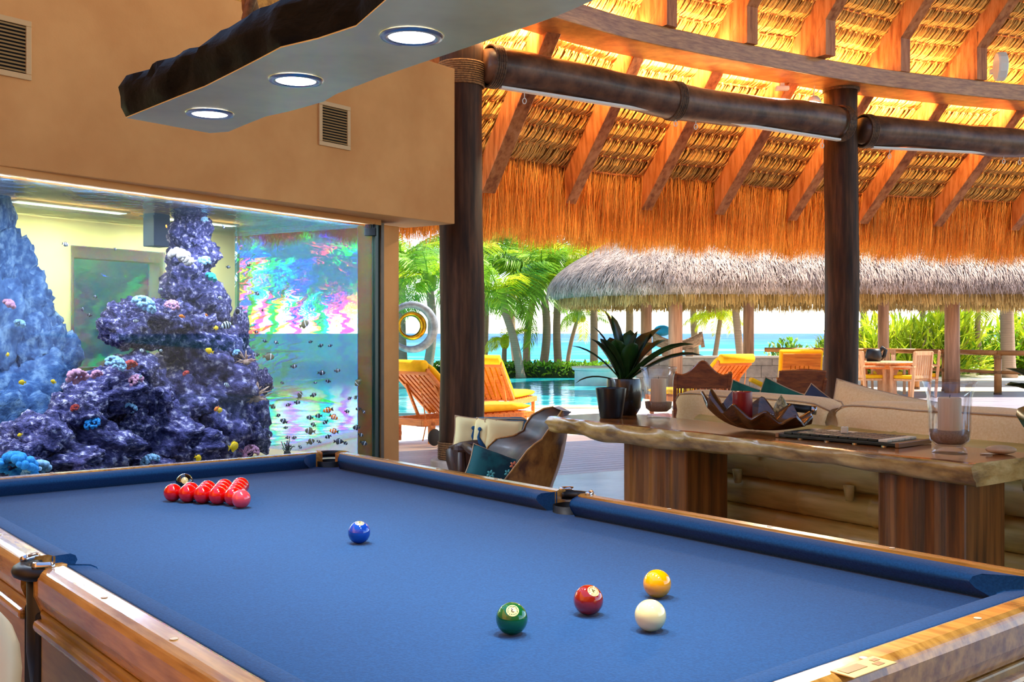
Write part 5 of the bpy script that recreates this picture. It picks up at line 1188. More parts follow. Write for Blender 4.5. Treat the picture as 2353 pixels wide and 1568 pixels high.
MB().box(pd(1125, 1060, 8.2), (0.55, 0.6, 0.32)).build('seat_block', M['chairwood'], be, world=True, bevel=0.04)
for (u, v, Y, w, h, rz, lab, mo) in ((1086, 1000, 8.05, 0.27, 0.25, 0.15, 'pale yellow pillow printed with a dark blue flower, outermost on the root bench', 'bluemotif'),
                                     (1113, 1003, 7.98, 0.16, 0.24, -0.5, 'pale yellow pillow printed with blue, in the middle of the root bench', 'bluemotif'),
                                     (1155, 1003, 7.95, 0.27, 0.23, 0.1, 'plain pale yellow pillow nearest the armchair back', None)):
    c = pd(u, v, Y); t = pillow_obj('bench_pillow', c, (w * 1.1, 0.13, h * 1.1), rz, M['pillow_y'], lab, 'pillow', tilt=-0.1, seed=int(u), roll=0.1)
    if mo:
        mb = MB()
        mb.tube([(0.0, -0.072, 0.05), (-0.01, -0.074, 0.0), (0.01, -0.074, -0.04), (0.05, -0.066, -0.085)], [0.004, 0.01, 0.02, 0.012], 6); mb.ell((0.0, -0.07, 0.06), (0.018, 0.006, 0.016), nu=8, nv=5)
        mb.build('flower_motif', M[mo], t, smooth=True)
cushion_obj('bench_pillow', pd(1145, 985, 8.5), (0.5, 0.12, 0.22), 0.05, mat('slate_blue_fabric', srgb(62, 98, 118), rough=0.9), 'slate blue pillow behind the yellow pillows on the bench', 'pillow', 0.4, -0.1, seed=12)
# ------------------------------------------------------------------ sun loungers on the pool terrace
def lounger(c, rz, label):
    t = thing('sun_lounger', c, label, 'sun lounger', 'yellow sun loungers on the terrace', rz)
    for x in (-0.3, 0.3): MB().box((x, 1.05, 0.27), (0.05, 1.9, 0.08)).build('side_rail', M['teak'], t, bevel=0.008)
    for y in (0.12, 1.98): MB().box((0, y, 0.27), (0.6, 0.05, 0.08)).build('cross_rail', M['teak'], t, bevel=0.008)
    for x in (-0.3, 0.3):
        MB().box((x, 1.85, 0.13), (0.05, 0.06, 0.26)).build('leg', M['teak'], t, bevel=0.006); MB().box((x, 0.25, 0.15), (0.05, 0.08, 0.26)).build('leg', M['teak'], t, bevel=0.006)
        w = MB().lathe([(0.02, -0.02), (0.09, -0.02), (0.1, 0), (0.09, 0.02), (0.02, 0.02)], 24); q = Matrix.Translation((x + 0.05 * (1 if x > 0 else -1), 0.25, 0.1)) @ Matrix.Rotation(PI / 2, 4, 'Y'); w.v = [tuple(q @ Vector(p)) for p in w.v]; w.build('wheel', M['tyre'], t, smooth=True)
    p0, p1 = Vector((0, 0.78, 0.33)), Vector((0, 0.18, 0.86)); d = (p1 - p0)
    for k in range(7): x = -0.24 + k * 0.08; MB().bar(p0 + Vector((x, 0, 0)), p1 + Vector((x, 0, 0)), 0.055, 0.02, (0, 1, 1)).build('back_slat', M['teak'], t, bevel=0.004)
    for x in (-0.3, 0.3): MB().bar(p0 + Vector((x, 0, 0)), p1 + Vector((x, 0, 0)), 0.045, 0.05, (0, 1, 1)).build('back_rail', M['teak'], t, bevel=0.006)
    MB().bar(p1 + Vector((-0.32, 0, 0)), p1 + Vector((0.32, 0, 0)), 0.05, 0.08).build('head_rail', M['teak'], t, bevel=0.006)
    for x in (-0.26, 0.26): MB().bar((x, 0.34, 0.7), (x, 0.55, 0.29), 0.03, 0.03).build('prop', M['teak'], t)
    for k in range(9): MB().box((0, 0.86 + k * 0.125, 0.31), (0.56, 0.09, 0.02)).build('seat_slat', M['teak'], t, bevel=0.003)
    def pad(a, b, th, w=0.62):
        a, b = Vector(a), Vector(b); dd = (b - a).normalized(); nn = Vector((0, -dd.z, dd.y)); rows = []
        if nn.z < 0: nn = -nn
        for i in range(9):
            f = i / 8; e = min(1, 5 * min(f, 1 - f) + 0.35); r_ = []
            for j in range(12):
                an = 2 * PI * j / 12; s = lambda v: math.copysign(abs(v) ** 0.5, v)
                r_.append(a + dd * ((b - a).length * f) + Vector((s(math.cos(an)) * w / 2 * (0.94 + 0.06 * e), 0, 0)) + nn * (th * 0.5 + s(math.sin(an)) * th / 2 * e))
            rows.append(r_)
        g_ = MB().grid(rows, closed=True); g_.f += [tuple(range(12)), tuple(8 * 12 + 11 - q for q in range(12))]; return g_
    pad((0, 0.86, 0.325), (0, 1.98, 0.325), 0.1).build('seat_cushion', M['yellow'], t, smooth=True)
    pad((0, 0.84, 0.34), (0, 0.16, 0.92), 0.1).build('back_cushion', M['yellow'], t, smooth=True)
    MB().tube([(-0.31, 0.13, 0.93), (-0.3, 0.13, 0.93), (0.3, 0.13, 0.93), (0.31, 0.13, 0.93)], [0.03, 0.07, 0.07, 0.03], 14).build('folded_pad', M['yellow'], t, smooth=True)
    MB().ribbon([(0.2, 0.14, 0.8), (0.21, 0.2, 0.5), (0.24, 0.22, 0.25), (0.2, 0.2, 0.05)], 0.015, (1, 0.3, 0)).build('tie_strap', M['teak'], t, solid=0.002)
    return t
c1 = px(940, 1019, 0); lounger(c1 + Vector((-0.1, -0.25, 0)), -0.75, 'yellow padded teak lounger between the aquarium pier and the dark column')
c2 = px(1100, 975, 0); lounger(c2 + Vector((-0.02, -0.2, 0)), -0.3, 'yellow padded teak lounger just behind the dark column, facing the pool')
c3 = px(1645, 945, 0); lounger(Vector((c3.x, 15.5, 0)), 0.5, 'yellow padded teak lounger behind the carved reed chair')
# lounger with moulded orange back
c = pd(1838, 860, 15.2); c.z = 0; t = thing('moulded_lounger', c, 'orange moulded lounger with a slotted raised back beside the brown column', 'sun lounger', rz=-0.05)
bm = frame(Vector((1, 0, 0)), Vector((0, -0.25, 0.97)), Vector((0, -0.97, -0.25)), (0, 0.0, 0.45))
for (x0, x1, y0, y1) in [(-0.27, 0.27, 0.40, 0.58), (-0.27, -0.16, -0.1, 0.4), (0.16, 0.27, -0.1, 0.4), (-0.27, 0.27, -0.16, -0.1)] + [(-0.16 + k * 0.064 + 0.012, -0.16 + (k + 1) * 0.064, -0.1, 0.4) for k in range(5)]:
    mb = MB().box(((x0 + x1) / 2, (y0 + y1) / 2, 0), (x1 - x0, y1 - y0, 0.03)); mb.v = [tuple(bm @ Vector(p)) for p in mb.v]; mb.build('back_panel', M['teak'], t, bevel=0.004)
mb = MB().box((0.0, 0.22, -0.07), (0.62, 0.8, 0.1)); mb.v = [tuple(bm @ Vector(p)) for p in mb.v]; mb.build('back_cushion', M['yellow'], t, bevel=0.03, seg=3)
MB().box((0, 0.85, 0.3), (0.6, 1.4, 0.1)).build('seat_pan', M['teak'], t, bevel=0.02); MB().box((0, 0.85, 0.38), (0.6, 1.4, 0.08)).build('seat_cushion', M['yellow'], t, bevel=0.03, seg=3)
for x in (-0.27, 0.27):
    for y in (0.25, 1.4): MB().tube([(x, y, 0.28), (x, y, 0)], 0.03, 8).build('leg', M['teak'], t)
    MB().tube([(x, 0.05, 0.55), (x, 0.4, 0.56), (x, 0.6, 0.5), (x, 0.7, 0.32)], 0.025, 8).build('armrest', M['yellow'], t, smooth=True)
t = thing('lounger_arm', pd(1748, 882, 12.0), 'yellow lounger arm on a stand by the stone wall', 'lounger arm')  # a lounger's yellow arm, set on an added stand
MB().bar((-0.12, 0, 0.05), (0.2, 0.05, -0.1), 0.1, 0.05).build('foam', M['yellow'], t, bevel=0.015, seg=3); MB().bar((0.16, 0.02, -0.09), (0.2, 0.1, -0.725), 0.05, 0.05).build('stand', M['teak'], t)

# ------------------------------------------------------------------ carved chairs with reed backs
def reed_chair(c, rz, w, top, label, crest):
    t = thing('reed_chair', c, label, 'chair', 'carved chairs with reed backs', rz)
    rk = Matrix.Rotation(0.42, 4, 'X'); zz = 0.40
    def tr(mb): mb.v = [tuple(Matrix.Translation((0, 0, zz)) @ rk @ Vector(p)) for p in mb.v]; return mb
    H = (top - zz) / math.cos(0.42)
    pr = []; n = 24
    for i in range(n + 1):
        x = -w / 2 + w * i / n; f = x / (w / 2)
        y = H - (0.13 if crest else 0.02) + (0.15 * math.exp(-(f / 0.42) ** 2) + 0.06 * max(0, abs(f) - 0.75) * 4 * 0.4 if crest else 0.02 * (1 - f * f)); pr.append((x, y))
    poly = pr + [(w / 2 * 0.96, H - 0.26), (-w / 2 * 0.96, H - 0.26)]
    mb = MB().prism(poly, -0.015, 0.015); mb.v = [(x, z, y) for x, y, z in mb.v]; tr(mb).build('crest_rail', M['carved'], t, bevel=0.005)
    for s in (-1, 1): tr(MB().bar((s * w / 2 * 0.98, 0, -0.05), (s * w / 2, 0, H - 0.1), 0.035, 0.05, (0, 1, 0))).build('back_post', M['carved'], t, bevel=0.005)
    for z in (H - 0.42, H - 0.62): tr(MB().box((0, -0.012, z), (w * 0.95, 0.012, 0.012))).build('weave_rail', M['carved'], t)
    n = 34
    for k in range(n):
        x = -w / 2 * 0.92 + w * 0.92 * (k + 0.5) / n + random.uniform(-0.003, 0.003)
        tr(MB().tube([(x, 0.0, -0.02), (x + random.uniform(-0.004, 0.004), 0.0, H - 0.255)], 0.0062, 5, tint=random.random())).build('reed', M['reed'], t)
    MB().box((0, 0.22, 0.37), (w, 0.52, 0.04)).build('seat', M['carved'], t, bevel=0.01)
    for s in (-1, 1):
        for y in (0.0, 0.45): MB().box((s * w / 2 * 0.92, y, 0.18), (0.045, 0.045, 0.36)).build('leg', M['carved'], t, bevel=0.004)
        MB().box((s * w / 2 * 0.95, 0.2, 0.58), (0.05, 0.5, 0.03)).build('arm', M['carved'], t, bevel=0.008); MB().box((s * w / 2 * 0.95, 0.42, 0.47), (0.04, 0.04, 0.2)).build('arm_post', M['carved'], t)
a_ = pd(1622, 900, 9.6); reed_chair(Vector((a_.x, 9.85, 0)), -0.12, 0.50, 1.04, 'carved wooden chair with a humped crest and reed slat back', True)
a_ = pd(1842, 900, 10.4); reed_chair(Vector((a_.x, 10.65, 0)), 0.06, 0.48, 0.95, 'wooden chair with a straight crest and reed slat back', False)

# ------------------------------------------------------------------ terrace wall, spa, boat
ZW = 24.0; x0, x1 = pd(1462, 820, ZW).x, pd(1930, 820, ZW).x; wt = 0.77
sw = thing('wall_terrace', Vector(((x0 + x1) / 2, ZW, 0)), 'low grey stone-tiled terrace wall', None, kind='structure')
MB().box(((x0 + x1) / 2, ZW + 0.2, wt / 2 - 0.02), (x1 - x0, 0.36, wt - 0.04)).build('core', M['stone'], sw, world=True)
rowsz = [(0.0, 0.28), (0.28, 0.56), (0.56, 0.72)]
for k, (za, zb) in enumerate(rowsz):
    x = x0 - (0.25 if k % 2 else 0)
    while x < x1:
        a, b = max(x0, x), min(x1, x + 0.52)
        if b - a > 0.05: MB().box(((a + b) / 2, ZW + 0.01, (za + zb) / 2), (b - a - 0.012, 0.05, zb - za - 0.012), tint=random.random()).build('stone_tile', M['stone'], sw, world=True, bevel=0.004)
        x += 0.52
MB().box(((x0 + x1) / 2, ZW + 0.2, wt - 0.02), (x1 - x0 + 0.08, 0.48, 0.05)).build('coping', M['paving'], sw, world=True, bevel=0.006)
c = pd(1408, 850, 26.5); c.z = 0; t = thing('spa_tub', c, 'round pale turquoise spa tub rising from the pool', 'spa')
MB().lathe([(0.72, 0), (0.72, 0.36), (0.78, 0.38), (0.78, 0.43), (0.55, 0.43), (0.52, 0.36), (0.0, 0.36)], 40, (-0.25, 0, 0)).build('basin', M['spa'], t, smooth=True, bevel=0.006)
MB().lathe([(0.62, 0), (0.62, 0.46), (0.66, 0.48), (0.66, 0.5), (0.0, 0.5)], 40, (0.42, 0.3, 0)).build('upper_basin', M['spa'], t, smooth=True, bevel=0.006)
MB().lathe([(0.8, 0.43), (0.8, 0.455), (0.56, 0.455)], 40, (-0.25, 0, 0)).build('rim', M['paving'], t, smooth=True)
c = pd(1556, 815, 24.15); c.z = wt + 0.005; t = thing('boat_planter', c, 'weathered wooden boat hull on a block on the terrace wall', 'boat')
rows = []
for i in range(17):
    f = i / 16; x = -0.55 + 1.1 * f; w = 0.26 * math.sin(PI * (0.08 + 0.84 * f)) ** 0.6; h = 0.34 - 0.12 * math.sin(PI * f); kz = 0.14 + 0.14 * (2 * f - 1) ** 2
    rows.append([(x, w * math.sin(a) * (0.55 + 0.45 * abs(math.sin(a))), kz + (0.2 + h) * (1 - math.cos(a)) * 0.5 if abs(a) < 1.6 else 0.2 + h) for a in [-PI / 2 + PI * q / 12 for q in range(13)]])
MB().grid(rows).build('hull', M['greywood'], t, smooth=True, solid=0.03)
MB().bar((-0.56, 0, 0.52), (-0.5, 0, 0.3), 0.05, 0.06).build('stem_post', M['greywood'], t); MB().bar((0.54, 0, 0.56), (0.6, 0, 0.2), 0.05, 0.08).build('stem_post', M['greywood'], t)
for x in (-0.25, 0.28): MB().box((x, 0, 0.09), (0.2, 0.2, 0.17)).build('block', M['greywood'], t, bevel=0.02)
o = MB().ell((0, 0, 0.06), (0.2, 0.16, 0.13), nu=20, nv=12).build('beach_bag', M['bluecanvas'], smooth=True); o.location = pd(1522, 766, 24.2); tag(o, 'bright blue beach bag sitting in the boat hull', 'bag')

# ------------------------------------------------------------------ grey-thatched pavilion across the terrace
PCx, PCy, PAx, PAy, PX1 = 4.15, 25.6, 3.25, 4.0, 17.0
def outline(n=220, off=0.0):
    out = []; L1 = PX1 - PCx; La = PI * (PAx + PAy) / 2; T_ = 2 * L1 + La
    for i in range(n):
        s = T_ * i / (n - 1)
        if s < L1: p = Vector((PX1 - s, PCy - PAy, 0)); nn = Vector((0, -1, 0))
        elif s < L1 + La:
            a = -PI / 2 - PI * (s - L1) / La; p = Vector((PCx + PAx * math.cos(a), PCy + PAy * math.sin(a), 0)); nn = Vector((math.cos(a) / PAx, math.sin(a) / PAy, 0)).normalized()
        else: p = Vector((PCx + (s - L1 - La), PCy + PAy, 0)); nn = Vector((0, 1, 0))
        out.append((p - nn * off, nn))
    return out
pav = thing('pavilion', (4.0, 25.6, 0), 'open pavilion with a weathered grey thatch roof across the terrace', 'pavilion')
PR = [(0.22, 2.12), (0.05, 2.2), (0.0, 2.32), (0.06, 2.5), (0.22, 2.72), (0.5, 2.95), (1.0, 3.25), (2.0, 3.9), (3.0, 4.6), (3.2, 4.7)]
ol = outline(140); rows = [[p - nn * min(d, 3.15) + Vector((0, 0, z)) for p, nn in ol] for d, z in PR]
MB().grid(rows).build('roof_core', M['greyback'], pav, world=True, smooth=True)
mb = MB(); r = random.Random(21); big = outline(900)
def prz(d):
    for i in range(2, len(PR) - 1):
        if PR[i][0] <= d <= PR[i + 1][0]: f = (d - PR[i][0]) / (PR[i + 1][0] - PR[i][0]); return PR[i][1] + f * (PR[i + 1][1] - PR[i][1])
    return PR[-1][1]
for k in range(22000):
    p, nn = big[r.randrange(0, 640)]; d = r.uniform(0.0, 0.95) ** 1.2; z = prz(d); tg = Vector((-nn.y, nn.x, 0)); dx = r.uniform(0.02, 0.06)
    a = p + tg * r.uniform(-0.05, 0.05) - nn * (d - 0.02) + Vector((0, 0, z)); L_ = r.uniform(0.2, 0.42)
    d2 = max(0.0, d - L_ * 0.55); b = p + tg * r.gauss(0, 0.08) - nn * (d2 - dx - 0.02) + Vector((0, 0, max(2.1 + r.gauss(0, 0.04), (prz(d2) if d2 > 0.02 else z - L_ * 0.8) - 0.02)))
    mb.ribbon([a, a.lerp(b, 0.5) + nn * 0.02, b], [0.016, 0.02, 0.006], tg, r.random())
o = mb.build('weathered_thatch', M['greythatch'], pav, world=True); o['kind'] = 'stuff'
mb = MB(); inn_ = outline(900, 0.28)
for k in range(12000):
    p, nn = inn_[r.randrange(900)]; tg = Vector((-nn.y, nn.x, 0)); a = p + Vector((0, 0, 2.6)) - nn * r.uniform(0, 0.2); b = Vector((a.x, a.y, 1.96 + r.gauss(0, 0.05))) + tg * r.gauss(0, 0.04) + nn * r.uniform(0, 0.15)
    mb.ribbon([a, b], [0.03, 0.012], tg, r.random())
o = mb.build('inner_fringe', M['tanthatch'], pav, world=True); o['kind'] = 'stuff'
for (u, Y, d) in ((1485, 27.5, .3), (1552, 22.35, .31), (1720, 28.4, .3), (2030, 28.4, .3), (2188, 22.7, .32)):
    p = pd(u, 800, Y); MB().tube([(p.x, p.y, -0.02), (p.x, p.y, 1.2), (p.x, p.y, 2.9)], [d / 2, d / 2 * 0.98, d / 2 * 0.95], 20).build('post', M['pavcol'], pav, world=True, smooth=True)
# far deck under the pavilion
fd = thing('floor_terrace', (0, 0, 0), 'sun-bleached terrace boards around the pavilion', None, kind='structure')
for k in range(44):
    y = 14.6 + k * 0.2
    if y > 23.2: break
    MB().box((11.3, y, -0.004), (10.0, 0.19, 0.03), tint=random.random()).build('plank', M['plank'], fd)
# bamboo railing
rail_ = thing('bamboo_railing', pd(2293, 908, 22.0), 'bamboo pole railing with lashed joints along the terrace edge', 'railing')
pts = [(1757, 26.0), (1870, 25.6), (1985, 25.2), (2105, 24.2), (2172, 23.4), (2293, 22.0), (2470, 21.2)]
PP = [pd(u, 765, Y) for u, Y in pts]
for a, b in zip(PP[:-1], PP[1:]):
    MB().tube([Vector((a.x, a.y, 0.89)), Vector((b.x, b.y, 0.89))], 0.055, 12).build('top_rail', M['railing'], rail_, world=True, smooth=True)
    MB().tube([Vector((a.x, a.y, 0.48)), Vector((b.x, b.y, 0.48))], 0.035, 12).build('mid_rail', M['railing'], rail_, world=True, smooth=True)
for i in (1, 2, 3, 4, 5, 6):
    p = PP[i]; po = MB().tube([Vector((p.x, p.y, 0)), Vector((p.x, p.y, 0.86))], 0.075, 14).build('post', M['railing'], rail_, world=True, smooth=True)
    MB().lathe([(0.085, 0), (0.085, 0.05)], 14, (p.x, p.y, 0.0)).build('foot_ring', M['ropedark'], po, world=True)
    for z in (0.48, 0.8): MB().lathe([(0.08, -0.035), (0.088, 0), (0.08, 0.035)], 14, (p.x, p.y, z)).build('lashing', M['rope'], po, world=True)
# dining set
dt = pd(2038, 832, 20.8); dt.z = 0; t = thing('dining_table', dt, 'round pale teak dining table on the terrace', 'table')
MB().lathe([(0.0, 0.70), (0.58, 0.70), (0.6, 0.715), (0.6, 0.735), (0.58, 0.745), (0.0, 0.745)], 40).build('table_top', M['teakpale'], t, smooth=True, bevel=0.004)
MB().lathe([(0.46, 0.6), (0.46, 0.7)], 32).build('skirt', M['teak'], t); MB().lathe([(0.3, 0), (0.3, 0.05), (0.2, 0.1), (0.17, 0.3), (0.2, 0.5), (0.26, 0.6)], 8).build('pedestal', M['teakpale'], t)
def dchair(c, rz, label):
    t = thing('dining_chair', c, label, 'chair', 'pale teak dining armchairs', rz); m = M['teakpale']
    for s in (-1, 1):
        MB().bar((s * 0.25, -0.22, 0), (s * 0.25, -0.3, 0.95), 0.045, 0.05, (0, 1, 0)).build('back_leg', m, t, bevel=0.004); MB().box((s * 0.27, 0.22, 0.32), (0.05, 0.05, 0.64)).build('front_leg', m, t, bevel=0.004)
        MB().box((s * 0.27, -0.02, 0.655), (0.07, 0.58, 0.035)).build('arm', m, t, bevel=0.006)
    MB().bar((-0.26, -0.297, 0.92), (0.26, -0.297, 0.92), 0.03, 0.08).build('top_rail', m, t, bevel=0.004); MB().bar((-0.26, -0.245, 0.46), (0.26, -0.245, 0.46), 0.03, 0.06).build('lower_rail', m, t, bevel=0.004)
    for k in range(7): x = -0.195 + k * 0.065; MB().bar((x, -0.25, 0.48), (x, -0.295, 0.89), 0.045, 0.014, (0, 1, 0)).build('back_slat', m, t)
    MB().box((0, 0.0, 0.4), (0.5, 0.48, 0.04)).build('seat', m, t, bevel=0.004); MB().box((0, 0.0, 0.455), (0.47, 0.46, 0.07)).build('cushion', M['yellow'], t, bevel=0.02, seg=3)
for (u, Y, rz, lab) in ((1990, 20.6, -1.2, 'pale teak armchair at the dining table, next to the brown column'), (2092, 20.3, 0.55, 'pale teak armchair with its slatted back to the hall at the dining table'),
                        (2122, 21.2, 1.2, 'pale teak armchair on the railing side of the dining table, beside the pavilion post'), (2040, 22.3, PI, 'pale teak armchair on the far side of the dining table')):
    p = pd(u, 880, Y); dchair(Vector((p.x, Y, 0)), rz, lab)
p = pd(2012, 824, 20.75); t = thing('black_pitcher', Vector((p.x, p.y, 0.746)), 'glossy black pitcher with a curled handle on the dining table', 'pitcher')
MB().lathe([(0.0, 0), (0.13, 0.0), (0.16, 0.08), (0.14, 0.2), (0.12, 0.25), (0.0, 0.23)], 20, (-0.04, 0, 0)).build('body', M['black'], t, smooth=True)
MB().tube([(0.06, 0, 0.18), (0.14, 0, 0.27), (0.2, 0, 0.22), (0.17, 0, 0.1), (0.08, 0, 0.03)], [0.03, 0.045, 0.04, 0.04, 0.03], 10).build('handle', M['black'], t, smooth=True)
p = pd(2052, 824, 20.75); o = MB().lathe([(0.0, 0.0), (0.03, 0), (0.035, 0.13), (0.03, 0.13), (0.027, 0.01), (0, 0.01)], 16).build('tumbler', M['glass'], smooth=True); o.location = (p.x, p.y, 0.746); tag(o, 'clear tumbler on the dining table', 'glass')

# ------------------------------------------------------------------ glass screen with a ring sculpture by the pool
gx0, gx1 = pd(880, 800, 16.6).x, pd(1012, 800, 16.6).x; t = thing('glass_screen', Vector(((gx0 + gx1) / 2, 16.6, 0)), 'tall clear glass screen beside the pool', 'glass screen')
MB().box((0, 0, 0.97), (gx1 - gx0, 0.015, 1.9)).build('pane', mat_glass('screen_glass', (0.86, 0.93, 0.92, 1), 0.1), t); MB().box((0, 0, 0.02), (gx1 - gx0 + 0.05, 0.06, 0.04)).build('base_channel', M['steel'], t)
MB().box((gx1 - (gx0 + gx1) / 2 + 0.015, 0, 0.97), (0.03, 0.04, 1.9)).build('edge_post', M['steel'], t)
rc_ = pd(945, 752, 16.5); t = thing('ring_sculpture', rc_, 'grey cast ring sculpture with a golden inner ring on the glass screen', 'sculpture')
for (R_, w, m, dz) in ((0.355, 0.055, 'greyring', 0), (0.19, 0.04, 'gold', 0.02)):
    rows = []
    for q in range(49):
        a = 2 * PI * q / 48; wq = w * (1.0 + 0.35 * math.cos(a)); rows.append([Vector(((R_ + wq * math.cos(b)) * math.cos(a), 0.04 * math.sin(b), dz + (R_ + wq * math.cos(b)) * math.sin(a))) for b in [2 * PI * s / 10 for s in range(10)]])
    MB().grid(rows, closed=True).build('outer_ring' if m == 'greyring' else 'inner_ring', M[m], t, smooth=True)
MB().lathe([(0.0, 0), (0.1, 0.0)], 20).build('centre_boss', M['gold'], t)

# ------------------------------------------------------------------ hedge, palms and shrubs
def leafbox(n, x0, x1, y0, y1, z0, z1, s, seed):
    r = random.Random(seed); mb = MB()
    for k in range(n):
        c = Vector((r.uniform(x0, x1), r.uniform(y0, y1), z0 + (z1 - z0) * r.random() ** 0.6)); d = Vector((r.gauss(0, 1), r.gauss(0, 1), r.gauss(0.4, 0.8))).normalized(); sd = d.cross(Vector((r.random(), r.random(), r.random()))).normalized(); L_ = s * r.uniform(0.7, 1.4)
        mb.ribbon([c, c + d * L_ * 0.5, c + d * L_], [L_ * 0.15, L_ * 0.5, L_ * 0.05], sd, r.random())
    return mb
t = thing('hedge', (-3.0, 30.8, 0), 'clipped green hedge along the far pool edge', 'hedge')
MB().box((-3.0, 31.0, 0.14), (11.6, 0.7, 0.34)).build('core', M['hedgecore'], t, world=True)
o = leafbox(7000, -8.8, 2.9, 30.5, 31.4, 0.0, 0.42, 0.11, 3).build('leaves', M['hedge'], t, world=True); o['kind'] = 'stuff'
def frond_mesh(seed, droop, nl=34, leaf=0.30):
    r = random.Random(seed); mb = MB(); pts = []; x = z = 0.0; e = 0.25
    for q in range(13): pts.append(Vector((x, 0, z))); x += math.cos(e) / 12; z += math.sin(e) / 12; e -= droop / 12 * (0.6 + 0.9 * q / 12)
    mb.tube(pts, [0.012 * (1 - 0.8 * q / 12) for q in range(13)], 5, tint=0.8)
    for k in range(nl):
        f = 0.12 + 0.88 * k / nl; i = min(11, int(f * 12)); p = pts[i].lerp(pts[i + 1], f * 12 - i); tg = (pts[i + 1] - pts[i]).normalized()
        L_ = leaf * (0.45 + 0.75 * math.sin(PI * (0.15 + 0.8 * f)))
        for s in (-1, 1):
            d = (tg * 0.65 + Vector((0, s, 0)) * 0.85 + Vector((0, 0, -0.18 + r.gauss(0, 0.12)))).normalized()
            m_ = p + d * L_ * 0.5; e_ = p + d * L_ * 0.92 + Vector((0, 0, -L_ * r.uniform(0.2, 0.45)))
            mb.ribbon([p, m_, e_], [0.014, 0.024, 0.003], tg, r.random())
    return mb.mesh('frond')
FRG = [frond_mesh(1, 0.9), frond_mesh(2, 1.5), frond_mesh(3, 2.1)]; FRY = [m.copy() for m in FRG]
for m_ in FRG: m_.materials.append(M['frond'])
for m_ in FRY: m_.materials.append(M['frondy'])
def palm(base, top, r0, L_, n, label, yel=False, seed=0, nuts=True, group='palm trees by the sea'):
    r = random.Random(seed); base = Vector(base); top = Vector(top); t = thing('palm_tree', base, label, 'palm tree', group); d = top - base; bend = Vector((r.uniform(-0.12, 0.12), 0, 0)) * d.length
    pts = []; rad = []
    for i in range(15):
        f = i / 14; pts.append(d * f + bend * math.sin(PI * f) * 0.5); rad.append(r0 * (1.0 - 0.25 * f) * (1.25 if i == 0 else 1))
    MB().tube(pts, rad, 12).build('trunk', M['trunk'], t, smooth=True)
    MB().ell(d + Vector((0, 0, 0.05)), (r0 * 1.6, r0 * 1.6, r0 * 2.6), nu=10, nv=8).build('crown_heart', M['frondy' if yel else 'frond'], t, smooth=True)
    for k in range(n):
        a = 2 * PI * k / n * 1.0 + r.uniform(-0.25, 0.25); lay = r.random(); el = -0.35 - 0.75 * (1 - lay) if lay > 0.5 else r.uniform(-0.35, 0.55)
        me = (FRY if (yel or r.random() < 0.22) else FRG)[0 if el < -0.3 else r.randrange(3)]
        o = bpy.data.objects.new('frond', me); COL.objects.link(o); o.parent = t; o.location = d + Vector((0, 0, 0.1)); s = L_ * r.uniform(0.85, 1.15); o.scale = (s, s, s)
        o.rotation_euler = (r.gauss(0, 0.25), el, a)
    if nuts and not yel:
        for k in range(4): a = r.uniform(0, 6.3); MB().ell(d + Vector((math.cos(a) * r0 * 1.8, math.sin(a) * r0 * 1.8, -0.12)), (0.11, 0.11, 0.13), nu=10, nv=8).build('coconut', M['frondy'], t, smooth=True)
    return t
PL = [  # base u,v  top u,v  depth  radius frond count label yellow
    (1197, 870, 1148, 688, 30.2, .13, 2.0, 16, 'leaning palm whose trunk tilts towards the dark column', False),
    (1210, 850, 1238, 640, 34.0, .13, 2.1, 16, 'palm with a slim straight trunk behind the leaning palm', False),
    (1243, 870, 1246, 655, 31.6, .14, 2.0, 18, 'upright palm with a ringed pale trunk in the middle of the pool hedge', False),
    (1285, 868, 1290, 610, 32.0, .13, 1.9, 14, 'palm at the left tip of the grey thatch roof', False),
    (1302, 852, 1330, 725, 36.0, .08, 1.2, 12, 'slender curved young palm near the spa tub', False),
    (1364, 850, 1358, 600, 33.0, .13, 2.0, 12, 'tall palm trunk rising behind the spa tub under the pavilion roof', False),
    (1440, 850, 1436, 600, 35.0, .14, 2.0, 12, 'tall palm trunk seen between bromeliad leaves and pavilion post', False),
    (1160, 850, 1160, 790, 31.5, .09, 0.8, 12, 'small golden palm low behind the leaning palm', True),
    (1604, 840, 1600, 590, 34.0, .12, 2.0, 12, 'tall palm trunk behind the boat hull', False),
    (1706, 850, 1680, 600, 32.0, .13, 2.0, 12, 'leaning palm trunk just left of a pavilion post', False),
    (1636, 850, 1656, 725, 33.0, .09, 1.1, 20, 'short shaggy fan palm beside the boat hull', True),
    (2318, 868, 2312, 500, 31.0, .21, 2.4, 12, 'thick pale palm trunk behind the railing post', False),
    (1985, 860, 1985, 600, 36.0, .12, 2.2, 16, 'palm behind the dining terrace', False),
    (2120, 860, 2130, 640, 37.0, .12, 2.2, 16, 'palm rising behind the pavilion on the garden side', False),
    (2260, 860, 2250, 690, 33.0, .1, 1.8, 16, 'yellow-green palm beyond the railing', True),
    (975, 880, 985, 650, 26.0, .13, 1.7, 18, 'palm seen between the pier and the dark column', False),
    (930, 880, 925, 600, 30.0, .13, 2.0, 16, 'palm half hidden behind the aquarium pier', False),
    (1110, 870, 1120, 575, 34.0, .13, 2.2, 16, 'tall palm whose crown hangs under the straw eave beside the dark column', False),
    (1190, 870, 1185, 560, 38.0, .13, 2.4, 16, 'tall palm behind the pool whose crown meets the straw fringe', False),
    (660, 870, 690, 610, 30.0, .14, 2.4, 16, 'palm seen through the end of the aquarium, farther from its corner', False),
    (790, 870, 770, 640, 31.0, .14, 2.2, 16, 'palm seen through the end of the aquarium near its corner', False),
    (590, 870, 560, 560, 34.0, .14, 2.6, 16, 'palm seen through the aquarium beside the reef tower', False),
]
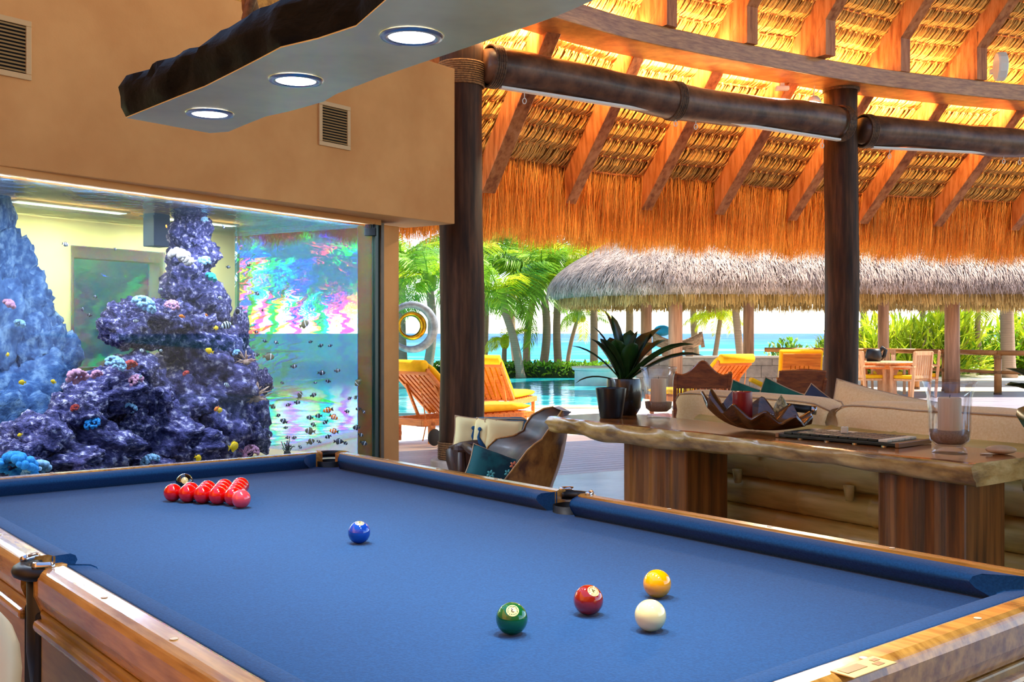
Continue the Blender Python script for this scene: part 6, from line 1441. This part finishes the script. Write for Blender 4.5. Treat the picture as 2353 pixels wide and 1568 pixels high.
for k, (u0, v0, u1, v1, Y, r0, L_, n, lab, yel) in enumerate(PL):
    b = pd(u0, v0, Y); b.z = min(b.z, 0.05) if b.z < 0.4 else 0.0; palm(b, pd(u1, v1, Y), r0, L_, n, lab, yel, seed=k)
def shrub_mesh(seed, n, kind):
    r = random.Random(seed); mb = MB()
    for k in range(n):
        a = r.uniform(0, 2 * PI); e = r.uniform(0.1, 1.5); R_ = r.uniform(0.15, 0.75); c = Vector((math.cos(a) * math.cos(e) * R_, math.sin(a) * math.cos(e) * R_, math.sin(e) * R_ * 1.3 + 0.05))
        d = (c.normalized() * 0.8 + Vector((r.gauss(0, .5), r.gauss(0, .5), r.gauss(0.2, .4)))).normalized(); sd = d.cross(Vector((r.random() - .5, r.random() - .5, 1))).normalized()
        L_ = r.uniform(0.2, 0.5) if kind else r.uniform(0.1, 0.22); w = L_ * (0.12 if kind else 0.45)
        mb.ribbon([c, c + d * L_ * 0.5, c + d * L_ + Vector((0, 0, -0.12 * L_))], [w * 0.4, w, w * 0.05], sd, r.random())
    return mb.mesh('foliage')
SH = [shrub_mesh(1, 420, 1), shrub_mesh(2, 420, 0), shrub_mesh(3, 520, 1), shrub_mesh(4, 520, 0)]
for k, m_ in enumerate(SH): m_.materials.append(M['shrub'] if k < 3 else M['hedge'])
STM = MB()
for a in range(6): STM.tube([(0, 0, 0), (0.15 * math.cos(a), 0.15 * math.sin(a), 0.4), (0.35 * math.cos(a), 0.35 * math.sin(a), 0.85)], [0.03, 0.02, 0.008], 5)
STM = STM.mesh('stems'); STM.materials.append(M['greywood'])
def shrub(p, s, k, label, group):
    t = thing('garden_shrub', p, label, 'shrub', group, random.uniform(0, 6.3)); t.scale = (s, s, s)
    o = bpy.data.objects.new('foliage', SH[k]); COL.objects.link(o); o.parent = t
    o = bpy.data.objects.new('stems', STM); COL.objects.link(o); o.parent = t
r = random.Random(31)
LB = ['yellow-green shrub with long strappy leaves beyond the railing', 'yellow-green shrub with rounded leaves beyond the railing', 'dense shrub with bright blade-like leaves beyond the railing', 'darker green shrub with rounded leaves beyond the railing']
for k in range(46):
    u = r.uniform(1760, 2480); Y = r.uniform(31.5, 39); kk = r.randrange(4); p = pd(u, 880, Y); p.z = -0.1
    if u < 1900 and r.random() < 0.5: continue
    shrub(p, r.uniform(1.1, 2.0) * (1.0 if u > 1950 else 0.62), kk, LB[kk], 'shrubs beyond the railing, kind %d' % (kk + 1))
for k in range(7):
    Y = r.uniform(14.6, 16.8); p = Vector((-Y * (0.325 + 0.02 * k), Y, -0.02)); shrub(p, r.uniform(2.0, 2.6), r.randrange(3), 'bright shrub outside the window behind the aquarium', 'shrubs behind the aquarium window')
